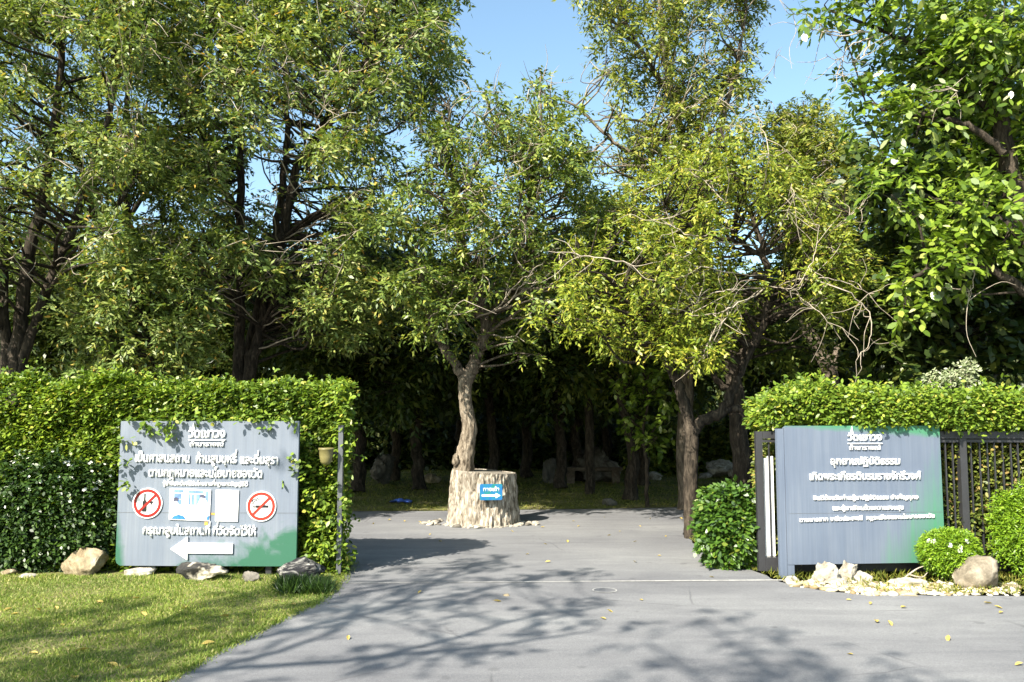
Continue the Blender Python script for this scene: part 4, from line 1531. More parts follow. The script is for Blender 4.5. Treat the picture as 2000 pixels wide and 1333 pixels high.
# white stones round the stump's foot
st = []
for k in range(46):
    a = R(150 + 225 * k / 45)
    r_ = rng.uniform(0.52, 0.62) if 9 < k < 38 else rng.uniform(0.54, 0.84)
    s_ = rng.uniform(0.04, 0.085)
    x, y = scx + r_ * math.cos(a) * 1.05 - (0.06 if k < 13 else 0), scy + r_ * math.sin(a) * 0.85
    o = rock_mesh('stone', (s_ * 1.2, s_, s_ * 0.75), 100 + k, 0.45, M['rock_white'] if k % 7 != 3 else M['rock_grey'], 3, 3, 0.4, None, (x, y, 0.0), rng.uniform(0, 3))
    tag(o, 'greyish stone among the white stones around the stump foot' if k % 7 == 3 else 'small white stone in the ring around the stump foot', 'stone', 'grey stones at the stump foot' if k % 7 == 3 else 'white stones ringing the stump foot')

# ------------------------------------------------------------------ big trees
def foot(px, Y):
    return np.array([P(px, 800, Y)[0], Y, 0.0])


def T(name, px, Y, label):
    return Tree(name, foot(px, Y), label)


# far left tree
Y1 = 12.6
t = T('tall_tree', 28, Y1, 'tall olive green tree at the far left with dark leaning stems behind the hedge')
f1 = foot(28, Y1)
t.limb([f1] + px_path([(26, 800), (38, 640), (52, 520), (85, 380), (105, 250), (120, 120), (128, -40)], Y1), 0.125, 0.035, 12)
t.limb([f1 + [0.1, 0, 0]] + px_path([(34, 760), (62, 650), (100, 540), (140, 450), (180, 330), (215, 220), (240, 90)], Y1), 0.09, 0.03)
t.limb([f1 - [0.1, 0, 0]] + px_path([(14, 760), (8, 600), (2, 440), (-30, 260), (-60, 60)], Y1), 0.10, 0.03)
t.limb(px_path([(125, 480), (165, 430), (230, 400), (275, 330)], Y1 - 0.3), 0.05, 0.015)
o1 = [(-170, -160), (350, -160), (330, 60), (290, 170), (310, 300), (290, 420), (220, 530), (120, 560), (40, 620), (-60, 640), (-170, 560)]
blobs_ = fill_blobs(o1, Y1, 2.2, 300, 0.15, 0.40, 0.74, [(0, 380, 130, 680), (95, 90, 150, 260)]) + stray(o1, Y1, 1.2, 40)
t.pale_twigs(blobs_, 45)
t.foliate(blobs_, 100, 8, 0.22, 0.098, 0.039, 0.32, shell=0.2, flat=0.55, twigs=0.12)
t.done(M['bark_dark'], M['leaf_left'])

# big left centre tree
Y2 = 14.5
t = T('tall_tree', 480, Y2, 'broad tall tree of many upright stems rising behind the no smoking sign')
f2 = foot(480, Y2)
t.limb([f2 - [0.18, 0, 0]] + px_path([(466, 740), (468, 640), (470, 540), (466, 440), (472, 330), (466, 220), (450, 100), (440, -80)], Y2), 0.105, 0.035, 12)
t.limb([f2 + [0.05, 0, 0]] + px_path([(488, 740), (510, 640), (535, 540), (556, 450), (570, 360), (588, 310), (640, 240), (700, 150), (760, 40), (800, -60)], Y2), 0.115, 0.03, 12)
t.limb([f2 + [0.0, 0.15, 0]] + px_path([(480, 740), (505, 600), (536, 470), (552, 360), (562, 260), (556, 120), (560, -60)], Y2 + 0.3), 0.095, 0.03, 10)
t.limb(px_path([(538, 480), (580, 450), (640, 410), (705, 395)], Y2 - 0.5), 0.05, 0.012)
t.limb(px_path([(470, 560), (430, 510), (380, 490), (300, 470), (235, 435)], Y2 - 0.4), 0.065, 0.015)
t.limb(px_path([(468, 420), (430, 350), (390, 260), (330, 170), (300, 60)], Y2 - 0.4), 0.06, 0.015)
t.limb(px_path([(580, 320), (660, 290), (740, 270), (800, 230)], Y2), 0.05, 0.012)
t.limb(px_path([(600, 330), (625, 250), (690, 160), (735, 60), (745, -40)], Y2 - 1.0), 0.05, 0.015)
o2 = [(190, -160), (850, -160), (890, 10), (905, 110), (885, 160), (850, 200), (820, 270), (790, 340), (800, 440), (790, 520), (780, 600), (770, 680), (640, 670), (560, 660), (520, 560), (400, 600), (280, 560), (220, 440), (210, 300), (260, 180), (180, 60)]
blobs_ = fill_blobs(o2, Y2, 2.9, 560, 0.17, 0.44, 0.74, [(440, 280, 610, 440), (440, 560, 530, 740), (530, 440, 570, 520)]) + stray(o2, Y2, 1.2, 80)
t.pale_twigs(blobs_, 90)
t.foliate(blobs_, 100, 8, 0.24, 0.108, 0.042, 0.32, shell=0.2, flat=0.55, twigs=0.12)
t.done(M['bark_dark'], M['leaf_left'])

# a sparser tall tree farther back between them
Yb = 18.6
t = T('tall_tree', 250, Yb, 'thin crowned tall tree farther back, filling the gap between the two tall left trees')
fb = foot(250, Yb)
t.limb([fb] + px_path([(250, 800), (246, 640), (256, 480), (240, 320), (250, 160), (240, -60)], Yb), 0.12, 0.03, 10)
t.limb(px_path([(252, 520), (200, 400), (130, 280), (90, 150)], Yb), 0.06, 0.015)
t.limb(px_path([(248, 430), (320, 320), (380, 200), (400, 60)], Yb), 0.06, 0.015)
ob = [(-60, -140), (430, -140), (440, 200), (460, 430), (330, 560), (160, 560), (0, 480), (-40, 200)]
t.foliate(fill_blobs(ob, Yb, 1.6, 190, 0.18, 0.42, 0.8), 80, 8, 0.26, 0.12, 0.048, 0.35, shell=0.2, flat=0.6, twigs=0.08)
t.done(M['bark_dark'], M['leaf_left'])

# understorey at the left
Y3 = 12.4
t = T('understorey_tree', 320, Y3, 'low leafy young tree just behind the left hedge, between the two tall left trees')
f3 = foot(320, Y3)
t.limb([f3] + px_path([(318, 760), (300, 680), (280, 600), (250, 520)], Y3), 0.05, 0.015)
t.limb([f3 + [0.06, 0, 0]] + px_path([(330, 760), (350, 660), (375, 580), (400, 520)], Y3), 0.045, 0.015)
o3 = [(95, 560), (180, 490), (290, 460), (400, 520), (440, 600), (425, 690), (400, 760), (300, 770), (190, 770), (120, 740), (110, 650)]
t.foliate(fill_blobs(o3, Y3, 0.9, 120, 0.14, 0.32, 0.74), 95, 8, 0.21, 0.098, 0.039, 0.32, shell=0.2, flat=0.6, twigs=0.12)
t.done(M['bark_dark'], M['leaf_left'])
Y3b = 17.6
t = T('understorey_tree', 640, Y3b, 'dark low tree in the shade between the left tree and the stump tree')
f3 = foot(640, Y3b)
t.limb([f3] + px_path([(640, 800), (650, 700), (690, 600), (730, 500)], Y3b), 0.10, 0.02)
t.limb([f3 + [0.2, 0, 0]] + px_path([(650, 800), (620, 680), (600, 600)], Y3b), 0.09, 0.02)
o3 = [(560, 560), (700, 440), (800, 440), (850, 560), (880, 700), (820, 800), (700, 830), (580, 760)]
t.foliate(fill_blobs(o3, Y3b, 1.8, 90, 0.32, 0.6, 0.85), 70, 7, 0.34, 0.15, 0.055, 0.6)
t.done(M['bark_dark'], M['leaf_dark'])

# yellow green tree at the right road edge
Y5 = 11.7
t = T('yellow_green_tree', 1350, Y5, 'yellow green tree with a dark forked trunk at the right road edge')
f5 = G(1351, 1048)
f5[1] = Y5
f5[0] = P(1351, 1000, Y5)[0]
t.o.location = (f5[0], f5[1], 0)
Vt, Ft = barky(catmull([np.array([f5[0], f5[1], 0.0])] + px_path([(1350, 1000), (1349, 930), (1351, 870), (1350, 842)], Y5), 9), np.linspace(0.105, 0.088, 37), 26, 0.3)
t.tv.append(Vt)
t.tf.append(Ft)
t.n += len(Vt)
t.limb(px_path([(1350, 850), (1340, 800), (1325, 755), (1306, 715), (1288, 680), (1250, 610), (1200, 550), (1130, 520), (1080, 505)], Y5), 0.085, 0.02, 12)
t.limb(px_path([(1351, 850), (1372, 822), (1412, 804), (1432, 760), (1462, 690), (1492, 630), (1500, 570), (1492, 490), (1462, 410), (1430, 330), (1410, 250)], Y5), 0.085, 0.02, 12)
t.limb(px_path([(1500, 570), (1535, 540), (1580, 515), (1640, 480), (1660, 420)], Y5), 0.045, 0.012)
t.limb(px_path([(1490, 500), (1430, 470), (1370, 460), (1300, 400)], Y5 - 0.3), 0.04, 0.012)
t.limb(px_path([(1412, 804), (1445, 796)], Y5), 0.06, 0.05)
o5 = [(1055, 610), (1080, 500), (1150, 420), (1230, 350), (1330, 280), (1440, 250), (1560, 300), (1660, 380), (1710, 500), (1700, 600), (1620, 640), (1520, 620), (1450, 680), (1380, 730), (1300, 715), (1210, 710), (1110, 680)]
t.foliate(fill_blobs(o5, Y5, 1.8, 270, 0.11, 0.28, 0.8, [(1440, 420, 1560, 600)]) + stray(o5, Y5, 1.2, 60), 125, 8, 0.18, 0.078, 0.029, 0.3, shell=0.2, flat=0.55, twigs=0.12)
yt = t.done(M['bark_dark'], M['leaf_yellow'])
# its bare pale branches
tv, tf, n_ = [], [], 0
def bare(path, r0, kids=3, Y=Y5 - 1.35):
    global n_
    path = [(path[0][0], path[0][1], Y5 - 0.1 - Y if Y > 10.2 else 0.0)] + path[1:]
    pts = catmull(px_path(path, Y), 6)
    pts = pts + rng.normal(size=pts.shape) * 0.011
    V, Fc = tube_np(pts, np.linspace(r0, 0.003, len(pts)), 6, 0.1)
    tv.append(V)
    tf.append(Fc + n_)
    n_ += len(V)
    for _ in range(kids):
        i = rng.integers(len(pts) // 3, len(pts))
        a = pts[i]
        d = rand_dirs(1)[0] * rng.uniform(0.25, 0.7) * np.array([1, 0.7, 1])
        q = catmull([a, a + d * 0.35 + rand_dirs(1)[0] * 0.04, a + d * 0.7 + rand_dirs(1)[0] * 0.05, a + d + rand_dirs(1)[0] * 0.08], 3)
        V, Fc = tube_np(q, np.linspace(min(r0 * 0.45, 0.007), 0.002, len(q)), 4)
        tv.append(V)
        tf.append(Fc + n_)
        n_ += len(V)
for path, r0 in (([(1500, 560), (1450, 590), (1400, 612), (1340, 618)], 0.02), ([(1498, 565), (1430, 565), (1380, 580), (1355, 610)], 0.016), ([(1480, 570), (1420, 620), (1390, 660), (1372, 700)], 0.018),
                 ([(1500, 560), (1555, 560), (1590, 500), (1600, 440)], 0.015), ([(1510, 560), (1570, 545), (1640, 550), (1705, 575)], 0.016), ([(1540, 545), (1620, 555), (1690, 600), (1700, 660), (1672, 705)], 0.016),
                 ([(1470, 440), (1420, 400), (1370, 350), (1330, 330)], 0.016), ([(1470, 430), (1500, 330), (1490, 250), (1460, 200)], 0.016), ([(1490, 500), (1545, 400), (1545, 360)], 0.014),
                 ([(1480, 480), (1380, 470), (1310, 440), (1290, 420)], 0.018), ([(1500, 540), (1400, 530), (1330, 500), (1300, 410)], 0.014), ([(1560, 520), (1640, 440), (1690, 400)], 0.014), ([(1300, 560), (1230, 520), (1150, 500), (1070, 490)], 0.02), ([(1520, 560), (1590, 600), (1640, 660)], 0.012)):
    bare(path, r0 * 0.6, 9)
mesh_np('bare_branches', np.concatenate(tv), np.concatenate(tf), M['twig'], yt, smooth=True)

# tall olive tree behind it
Y6 = 15.2
t = T('tall_tree', 1335, Y6, 'tall thin crowned olive tree rising into the sky right of centre')
f6 = foot(1335, Y6)
t.limb([f6] + px_path([(1338, 800), (1350, 640), (1372, 500), (1368, 400), (1345, 310), (1320, 220), (1300, 120), (1290, 0), (1280, -120)], Y6), 0.14, 0.03, 12)
t.limb(px_path([(1370, 440), (1392, 340), (1412, 240), (1440, 120), (1460, 0)], Y6), 0.07, 0.02)
t.limb(px_path([(1345, 350), (1300, 330), (1230, 300), (1180, 260), (1110, 200), (1050, 190)], Y6 - 0.4), 0.055, 0.012)
t.limb(px_path([(1310, 190), (1260, 110), (1220, 40), (1180, -40)], Y6), 0.05, 0.012)
t.limb(px_path([(1330, 330), (1270, 250), (1200, 230), (1150, 240)], Y6), 0.035, 0.01)
o6 = [(1105, -130), (1110, 40), (1150, 120), (1190, 190), (1120, 250), (1100, 340), (1130, 460), (1290, 540), (1400, 450), (1480, 330), (1490, 230), (1500, 140), (1480, 60), (1505, -10), (1490, -130)]
blobs_ = fill_blobs(o6, Y6, 1.9, 270, 0.15, 0.38, 0.74) + stray(o6, Y6, 1.2, 50)
t.pale_twigs(blobs_, 45)
t.foliate(blobs_, 92, 8, 0.23, 0.105, 0.041, 0.32, shell=0.2, flat=0.55, twigs=0.12)
t.done(M['bark'], M['leaf_olive'])

Y7 = 16.0
t = T('leaning_tree', 1640, Y7, 'round topped yellowish tree with a leaning brown trunk above the right hedge')
f7 = foot(1650, Y7)
t.limb([f7] + px_path([(1622, 745), (1595, 680), (1570, 630), (1552, 560), (1548, 450), (1560, 330), (1570, 240)], Y7), 0.16, 0.03, 12)
t.limb([f7 + [0.15, 0, 0]] + px_path([(1630, 745), (1640, 640), (1620, 520), (1640, 400)], Y7), 0.09, 0.02)
o7 = [(1480, 230), (1520, 175), (1580, 165), (1650, 230), (1700, 320), (1720, 430), (1660, 540), (1560, 560), (1480, 440)]
blobs_ = fill_blobs(o7, Y7, 1.6, 190, 0.16, 0.40, 0.72)
t.pale_twigs(blobs_, 25)
t.foliate(blobs_, 92, 8, 0.23, 0.105, 0.041, 0.32, shell=0.2, flat=0.55, twigs=0.12)
t.done(M['bark'], M['leaf_olive'])

Y10 = 18.2
t = T('understorey_tree', 1180, Y10, 'mid green tree behind the gap between the stump tree and the tall olive tree')
f10 = foot(1150, Y10)
t.limb([f10] + px_path([(1150, 800), (1145, 680), (1160, 560), (1150, 450), (1160, 380)], Y10), 0.11, 0.02)
t.limb(px_path([(1155, 600), (1190, 520), (1200, 430)], Y10), 0.05, 0.015)
o10 = [(1060, 560), (1120, 430), (1180, 350), (1210, 400), (1215, 480), (1215, 640), (1210, 760), (1120, 770), (1040, 680)]
t.foliate(fill_blobs(o10, Y10, 1.6, 85, 0.30, 0.55, 0.8), 70, 7, 0.32, 0.14, 0.052, 0.6)
t.done(M['bark_dark'], M['leaf_mid'])
t = T('understorey_tree', 80, 17.0, 'dark low tree behind the stems at the far left')
f10 = foot(90, 17.0)
t.limb([f10] + px_path([(95, 800), (110, 680), (140, 560)], 17.0), 0.1, 0.02)
o10 = [(-120, 540), (60, 500), (200, 560), (230, 700), (100, 760), (-120, 740)]
t.foliate(fill_blobs(o10, 17.0, 1.4, 70, 0.32, 0.58, 0.8), 70, 7, 0.32, 0.15, 0.055, 0.6)
t.done(M['bark_dark'], M['leaf_dark'])

Ys = 15.6
t = T('sapling', 1262, Ys, 'broad leaved sapling in the dappled shade left of the forked dark trunk')
fs_ = foot(1262, Ys)
t.limb([fs_] + px_path([(1262, 900), (1256, 840), (1266, 780), (1255, 710)], Ys), 0.04, 0.012, 8)
t.limb(px_path([(1262, 860), (1290, 820), (1310, 770)], Ys), 0.02, 0.008, 6)
t.limb(px_path([(1260, 850), (1220, 800), (1200, 750)], Ys), 0.02, 0.008, 6)
osp = [(1170, 700), (1330, 690), (1340, 800), (1310, 890), (1230, 880), (1180, 800)]
t.foliate(fill_blobs(osp, Ys, 0.7, 30, 0.16, 0.30, 0.85, gaps=False), 50, 5, 0.2, 0.12, 0.075, 0.4, 'hex', twigs=0.1)
t.done(M['bark_dark'], M['leaf_big'])

# dark trunk close behind the yellow tree
Y7b = 12.6
t = T('dark_tree', 1445, Y7b, 'dark thick upright trunk between the yellow green tree and the right hedge')
f7 = foot(1448, Y7b)
t.limb([f7] + px_path([(1446, 860), (1436, 760), (1415, 690), (1390, 620), (1370, 520), (1380, 440)], Y7b), 0.15, 0.05, 14)
t.limb(px_path([(1436, 770), (1395, 735), (1370, 690)], Y7b), 0.06, 0.03)
t.limb(px_path([(1425, 720), (1480, 650), (1540, 610)], Y7b), 0.05, 0.02)
o7 = [(1300, 560), (1440, 520), (1600, 580), (1640, 700), (1560, 740), (1480, 720), (1400, 700)]
t.foliate(fill_blobs(o7, Y7b + 1.2, 0.8, 32, 0.3, 0.45, 0.85), 50, 7, 0.30, 0.115, 0.045, 0.6)
t.done(M['bark_dark'], M['leaf_mid'])

# broad leaved tree at the right
Y8 = 10.6
t = T('broad_leaved_tree', 2080, Y8, 'big broad leaved bright green tree filling the right edge')
f8 = foot(2090, Y8)
t.limb([f8] + px_path([(2070, 700), (2030, 540), (1985, 380), (1950, 240), (1930, 100), (1915, -80)], Y8), 0.2, 0.05, 12)
t.limb(px_path([(2010, 480), (1940, 420), (1870, 400), (1800, 380), (1740, 330)], Y8), 0.06, 0.015)
t.limb(px_path([(2040, 600), (1960, 540), (1890, 520), (1810, 530), (1760, 560)], Y8 - 0.5), 0.06, 0.015)
t.limb(px_path([(1950, 230), (1880, 170), (1800, 100), (1720, 60), (1620, 20)], Y8), 0.06, 0.015)
t.limb(px_path([(1960, 300), (1900, 250), (1830, 230), (1760, 220), (1690, 200)], Y8 - 0.3), 0.05, 0.015)
cl = [(1830, 120, .42), (1905, 95, .42), (1960, 40, .5), (1850, 30, .45), (1760, 40, .42), (1690, 20, .36), (1610, 10, .3), (1965, 215, .5), (1800, 225, .38), (1770, 150, .32), (1870, 290, .42), (1760, 330, .34), (1700, 190, .28), (1690, 250, .26),
      (1920, 400, .42), (1835, 500, .36), (1785, 545, .28), (1880, 470, .34), (1900, 350, .34), (1990, 330, .5), (1740, 380, .28), (1830, 420, .3), (1980, 130, .5), (1930, 180, .4), (1730, 110, .3), (1660, 160, .22), (1980, 450, .4), (2060, 260, .6), (2060, 60, .6), (2080, 480, .6), (1770, 600, .2), (1860, 560, .22), (1900, -60, .6), (1740, -60, .5)]
bl = [(P(x, y, Y8 + rng.uniform(-0.8, 0.5)), r_) for x, y, r_ in cl]
t.foliate(bl, 115, 6, 0.22, 0.122, 0.064, 0.4, 'hex', branch_r=0.018)
br = t.done(M['bark_dark'], M['leaf_big'])
tv, tf, n_ = [], [], 0
for path in ([(1700, 60), (1640, 70), (1590, 60), (1560, 80)], [(1720, 70), (1660, 90), (1640, 130), (1625, 155)], [(1690, 60), (1620, 60), (1575, 30), (1545, 30)], [(1700, 80), (1670, 120), (1610, 110)], [(1880, 470), (1900, 530), (1890, 590)], [(1850, 200), (1870, 180), (1840, 160)]):
    bare(path, 0.010, 6, Y8 - 0.6)
mesh_np('bare_branches', np.concatenate(tv), np.concatenate(tf), M['twig'], br, smooth=True)

Y9 = 13.4
t = T('shaded_tree', 1900, Y9, 'dark shaded tree standing behind the broad leaved tree')
f9 = foot(1900, Y9)
t.limb([f9] + px_path([(1895, 740), (1870, 620), (1880, 480), (1860, 360), (1840, 200)], Y9), 0.14, 0.04, 10)
t.limb([f9 - [0.9, 0, 0]] + px_path([(1845, 740), (1815, 620), (1765, 520), (1720, 400)], Y9), 0.07, 0.02, 10)
o9 = [(1640, 330), (1700, 230), (1800, 60), (1950, -60), (2150, -60), (2150, 760), (1700, 760), (1640, 680), (1690, 560), (1700, 440)]
t.foliate(fill_blobs(o9, Y9, 1.5, 120, 0.38, 0.66, 0.8), 50, 6, 0.32, 0.17, 0.09, 0.5, 'hex')
t.done(M['bark_dark'], M['leaf_dark'])

# ------------------------------------------------------------------ the shaded grove beyond the road
def grove_proto(seed, h, spread):
    global rng
    keep = rng
    rng = np.random.default_rng(seed)
    t = Tree('grove_tree', (0, 0, 0), 'x', 'tree')
    f = np.array([0, 0, 0.0])
    nf = 2.0 + 0.4 * rng.random()
    top = np.array([0.25 * rng.normal(), 0.2 * rng.normal(), nf])
    pts, rad = limb([f, f + [0.05, 0, nf * 0.5], top], 0.135, 0.09, 6, 0.03)
    rad[0] *= 1.35
    t.wood(pts, rad, 10)
    for a in range(4):
        an = a * 1.57 + rng.uniform(-0.5, 0.5)
        e = top + np.array([math.cos(an) * spread * 0.6, math.sin(an) * spread * 0.6, h - nf - 0.8])
        m_ = top + (e - top) * 0.5 + np.array([math.cos(an) * 0.3, math.sin(an) * 0.3, 0.0])
        t.limb([top, m_, e], 0.07, 0.02, 7)
    bl = []
    while len(bl) < 60:
        q = rand_dirs(1)[0] * rng.random() ** 0.4
        c = np.array([q[0] * spread, q[1] * spread, 1.9 + (h - 1.9) * (0.5 + 0.5 * q[2])])
        bl.append((c, rng.uniform(0.45, 0.8)))
    t.foliate(bl, 44, 6, 0.36, 0.18, 0.075, 0.55, twigs=0.1)
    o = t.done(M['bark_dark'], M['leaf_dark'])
    rng = keep
    return o


protos = [grove_proto(101, 5.0, 2.2), grove_proto(202, 5.6, 2.5), grove_proto(303, 4.6, 2.0)]
used = [False] * 3


def copy_thing(src, loc, rz, sc, label, group=None):
    c = src.copy()
    COL.objects.link(c)
    c.location, c.rotation_euler, c.scale = loc, (0, 0, rz), (sc,) * 3
    c['label'] = label
    if group:
        c['group'] = group
    for ch in src.children:
        d = ch.copy()
        COL.objects.link(d)
        d.parent = c
    return c


grove = [(1228, 16.9, 1, 1.0, 'thick dark trunk on the lit grass edge beside the stone seat'),
         (1095, 19.5, 0, 1.0, 'dark forked grove tree right of the stump, before the grey rocks'),
         (1130, 21.5, 2, 1.05, 'straight dark grove tree in front of the grey rock pile'),
         (1255, 20.5, 2, 1.1, 'thin dark grove tree just right of the thick trunk'),
         (960, 20.0, 1, 1.0, 'dark grove tree seen just above the cut stump'),
         (1030, 23.0, 0, 1.1, 'farther grove tree in deep shade between stump and forked tree'),
         (820, 19.2, 2, 1.1, 'dark grove tree left of the stump near the pale rock'),
         (770, 22.0, 1, 1.0, 'grove tree in deep shade behind the left rock pile'),
         (700, 18.6, 0, 1.05, 'dark grove tree just right of the left hedge end'),
         (560, 20.5, 1, 1.1, 'shaded grove tree behind the left hedge and tall stems'),
         (380, 21.5, 2, 1.15, 'shaded grove tree behind the middle of the left hedge'),
         (180, 20.0, 0, 1.1, 'shaded grove tree behind the far left of the hedge'),
         (1540, 23.0, 1, 1.0, 'shaded grove tree behind the right bush'),
         (1620, 20.0, 2, 1.15, 'shaded grove tree behind the right hedge and leaning trunk'),
         (1780, 19.0, 1, 1.15, 'dark grove tree behind the right sign'),
         (1180, 25.0, 1, 1.1, 'farthest grove tree in the middle of the shade'),
         (900, 24.5, 2, 1.2, 'farthest grove tree behind the stump tree'),
         (20, 18.0, 1, 1.0, 'dark grove tree behind the far left stems')]
for i, (px, Yg, k, s_, lab) in enumerate(grove):
    f = foot(px, Yg)
    rz_ = 1.7 * i
    if not used[k]:
        used[k] = True
        p_ = protos[k]
        p_.location, p_.rotation_euler, p_.scale = tuple(f), (0, 0, rz_), (s_,) * 3
        p_['label'] = lab
        p_['group'] = 'trees of the shaded grove beyond the road'
    else:
        copy_thing(protos[k], tuple(f), rz_, s_, lab, 'trees of the shaded grove beyond the road')

# rocks and seats under the trees
rock('rock_pile', 1165, 946, 90, 74, M['rock_grey'], 'tall pale weathered rock outcrop under the trees right of the stump', 201, 0.75, depth=0.7, cuts=6)
rock('rock_pile', 1075, 946, 34, 56, M['rock_grey'], 'tall narrow brownish rock behind the dark forked trunk', 202, 0.6, depth=0.4)
rock('white_rock', 1272, 940, 54, 20, M['rock_white'], 'low pale rock under the trees, right of the thick dark trunk', 203, 0.5, depth=0.4)
rock('boulder', 1408, 935, 60, 40, M['rock_white'], 'sunlit white boulder in the grass between the forked trunk and the bush', 204, 0.45, depth=0.4)
rock('boulder', 1440, 937, 40, 34, M['rock_white'], 'sunlit white boulder partly hidden by the right bush', 205, 0.5, depth=0.3)
rock('boulder', 1378, 936, 40, 16, M['rock_white'], 'flat white boulder nearest the yellow green tree', 206, 0.4, depth=0.3)
rock('rock_pile', 745, 950, 66, 62, M['rock_grey'], 'tall shaded rock outcrop under the trees left of the stump', 207, 0.8, depth=0.6, cuts=6)
rock('boulder', 842, 946, 34, 24, M['rock_cream'], 'small pale boulder lit between two dark trunks left of the stump', 208, 0.4, depth=0.3)
rock('stone_block', 1190, 990, 33, 23, M['rock_grey'], 'small square grey stone block on the grass before the thick trunk', 209, 0.12, depth=0.14, cuts=8, cat='stone block')
m = MB()
c = G(1160, 946)
o = root('stone_bench', (c[0], c[1], 0), 'low dark stone bench in the shade before the grey rocks', 'bench')
m.box(c[0] - 0.7, c[0] + 0.7, c[1], c[1] + 0.4, 0.32, 0.40)
m.build('seat', M['rock_brown'], o)
for dx in (-0.55, 0.55):
    m = MB()
    m.box(c[0] + dx - 0.09, c[0] + dx + 0.09, c[1] + 0.05, c[1] + 0.35, 0.0, 0.318)
    m.build('leg', M['rock_brown'], o)
for px, Yb, w, h, lab in ((1290, 24.5, 1.1, 0.9, 'low green shrub at the far edge of the grove, left of the forked trunk'), (1375, 25.0, 1.0, 1.0, 'green shrub behind the flat white boulder'), (1450, 24.2, 1.0, 1.2, 'taller green shrub behind the sunlit white boulders')):
    f = foot(px, Yb)
    bush('shrub', f[0], Yb, w, 0.8, h, 1500, M['leaf_mid'], lab, 0.15, 0.075, cz=h * 0.8, loose=0.2, shell=0.5, length=0.16, cat='shrub')
# crumpled blue plastic sheet on the grass
g = G(783, 984)
V, nn_ = [], 14
for j in range(nn_):
    for i in range(nn_):
        x, y = (i / (nn_ - 1) - 0.5) * 0.42, (j / (nn_ - 1) - 0.5) * 0.3
        V.append((g[0] + x, g[1] + y, 0.03 + 0.09 * abs(noise.noise(Vector((x * 9, y * 9, 2)))) * (1 - (abs(x) / 0.22) ** 2) + 0.012))
V2 = [(v[0], v[1], v[2] - 0.01) for v in V]
Fc = [(j * nn_ + i, j * nn_ + i + 1, (j + 1) * nn_ + i + 1, (j + 1) * nn_ + i) for j in range(nn_ - 1) for i in range(nn_ - 1)]
k_ = nn_ * nn_
Fc += [tuple(reversed([q + k_ for q in f])) for f in Fc]
tag(mesh_np('plastic_bag', V + V2, Fc, M['bag_blue'], smooth=True), 'crumpled blue plastic bag lying on the shaded grass left of the stump', 'bag')

# rocky cliff showing behind the right hand trees
for px, py, w, h, sd, lab in ((1690, 470, 120, 190, 301, 'grey cliff rock glimpsed high between the right hand trees'), (1560, 600, 130, 190, 302, 'grey cliff rock low behind the leaning trunk')):
    q = P(px, py + h / 2, 31)
    s_ = 31 / F
    o = rock_mesh('cliff_rock', (w * s_ / 2, 1.4, q[2] + h * s_), sd, 0.5, M['rock_grey'], 4, 5, 0.2, None, (q[0], 32.4, 0))
    tag(o, lab, 'rock')

# ------------------------------------------------------------------ the tree behind the camera whose shade falls on the road
SH_Z = 6.0
sh = Tree('roadside_tree', (-7.6, -2.6, 0), 'sparse roadside tree whose branches shade the road and lawn')
fork = np.array([-7.4, -2.4, 3.6])
sh.limb([np.array([-7.6, -2.6, 0]), np.array([-7.5, -2.6, 1.8]), fork], 0.22, 0.16, 12)
branches = [[(-300, 1420), (100, 1345), (420, 1310), (700, 1290), (900, 1245), (1040, 1205), (1190, 1186)],
            [(-300, 1400), (0, 1370), (330, 1290), (560, 1235), (760, 1190), (960, 1150), (1120, 1120)],
            [(420, 1310), (640, 1240), (720, 1180), (760, 1160)], [(700, 1288), (960, 1262), (1160, 1232)],
            [(-300, 1300), (60, 1250), (300, 1225), (600, 1180), (820, 1140), (1000, 1108)],
            [(-200, 1330), (100, 1290), (280, 1268), (480, 1210)], [(300, 1225), (420, 1180), (560, 1145)], [(760, 1190), (880, 1125), (1000, 1085)],
            [(-300, 1260), (0, 1230), (180, 1200), (340, 1175)]]
ends = []
for bi, bpts in enumerate(branches):
    zz = SH_Z + 0.35 * (bi % 3)
    p3 = [UP(x, y, zz) for x, y in bpts]
    if bi in (0, 1, 4, 8, 5):
        p3 = [fork, fork + (p3[0] - fork) * 0.55 + np.array([0, 0, 0.5])] + p3
    pts, rad = limb(p3, 0.075 if bi in (0, 1, 4) else 0.045, 0.012, 6, 0.012)
    sh.wood(pts, rad, 7)
    for q in pts[len(pts) // 3:]:
        if rng.random() < 0.65:
            ends.append((q + rng.normal(size=3) * 0.14, rng.uniform(0.12, 0.28)))
for px, py in ((120, 1230), (220, 1290), (90, 1300), (320, 1280), (400, 1215), (480, 1180), (560, 1170), (60, 1330), (650, 1200), (720, 1150), (800, 1110), (880, 1090), (940, 1110), (700, 1120), (620, 1150), (1090, 1115), (820, 1180), (900, 1160)):
    for _ in range(2):
        ends.append((UP(px + rng.normal() * 25, py + rng.normal() * 9, SH_Z + rng.uniform(-0.3, 0.6)), rng.uniform(0.15, 0.3)))
sh.foliate(ends, 32, 6, 0.20, 0.11, 0.045, 0.4, twigs=0.08)
sh.done(M['bark'], M['leaf_left'])

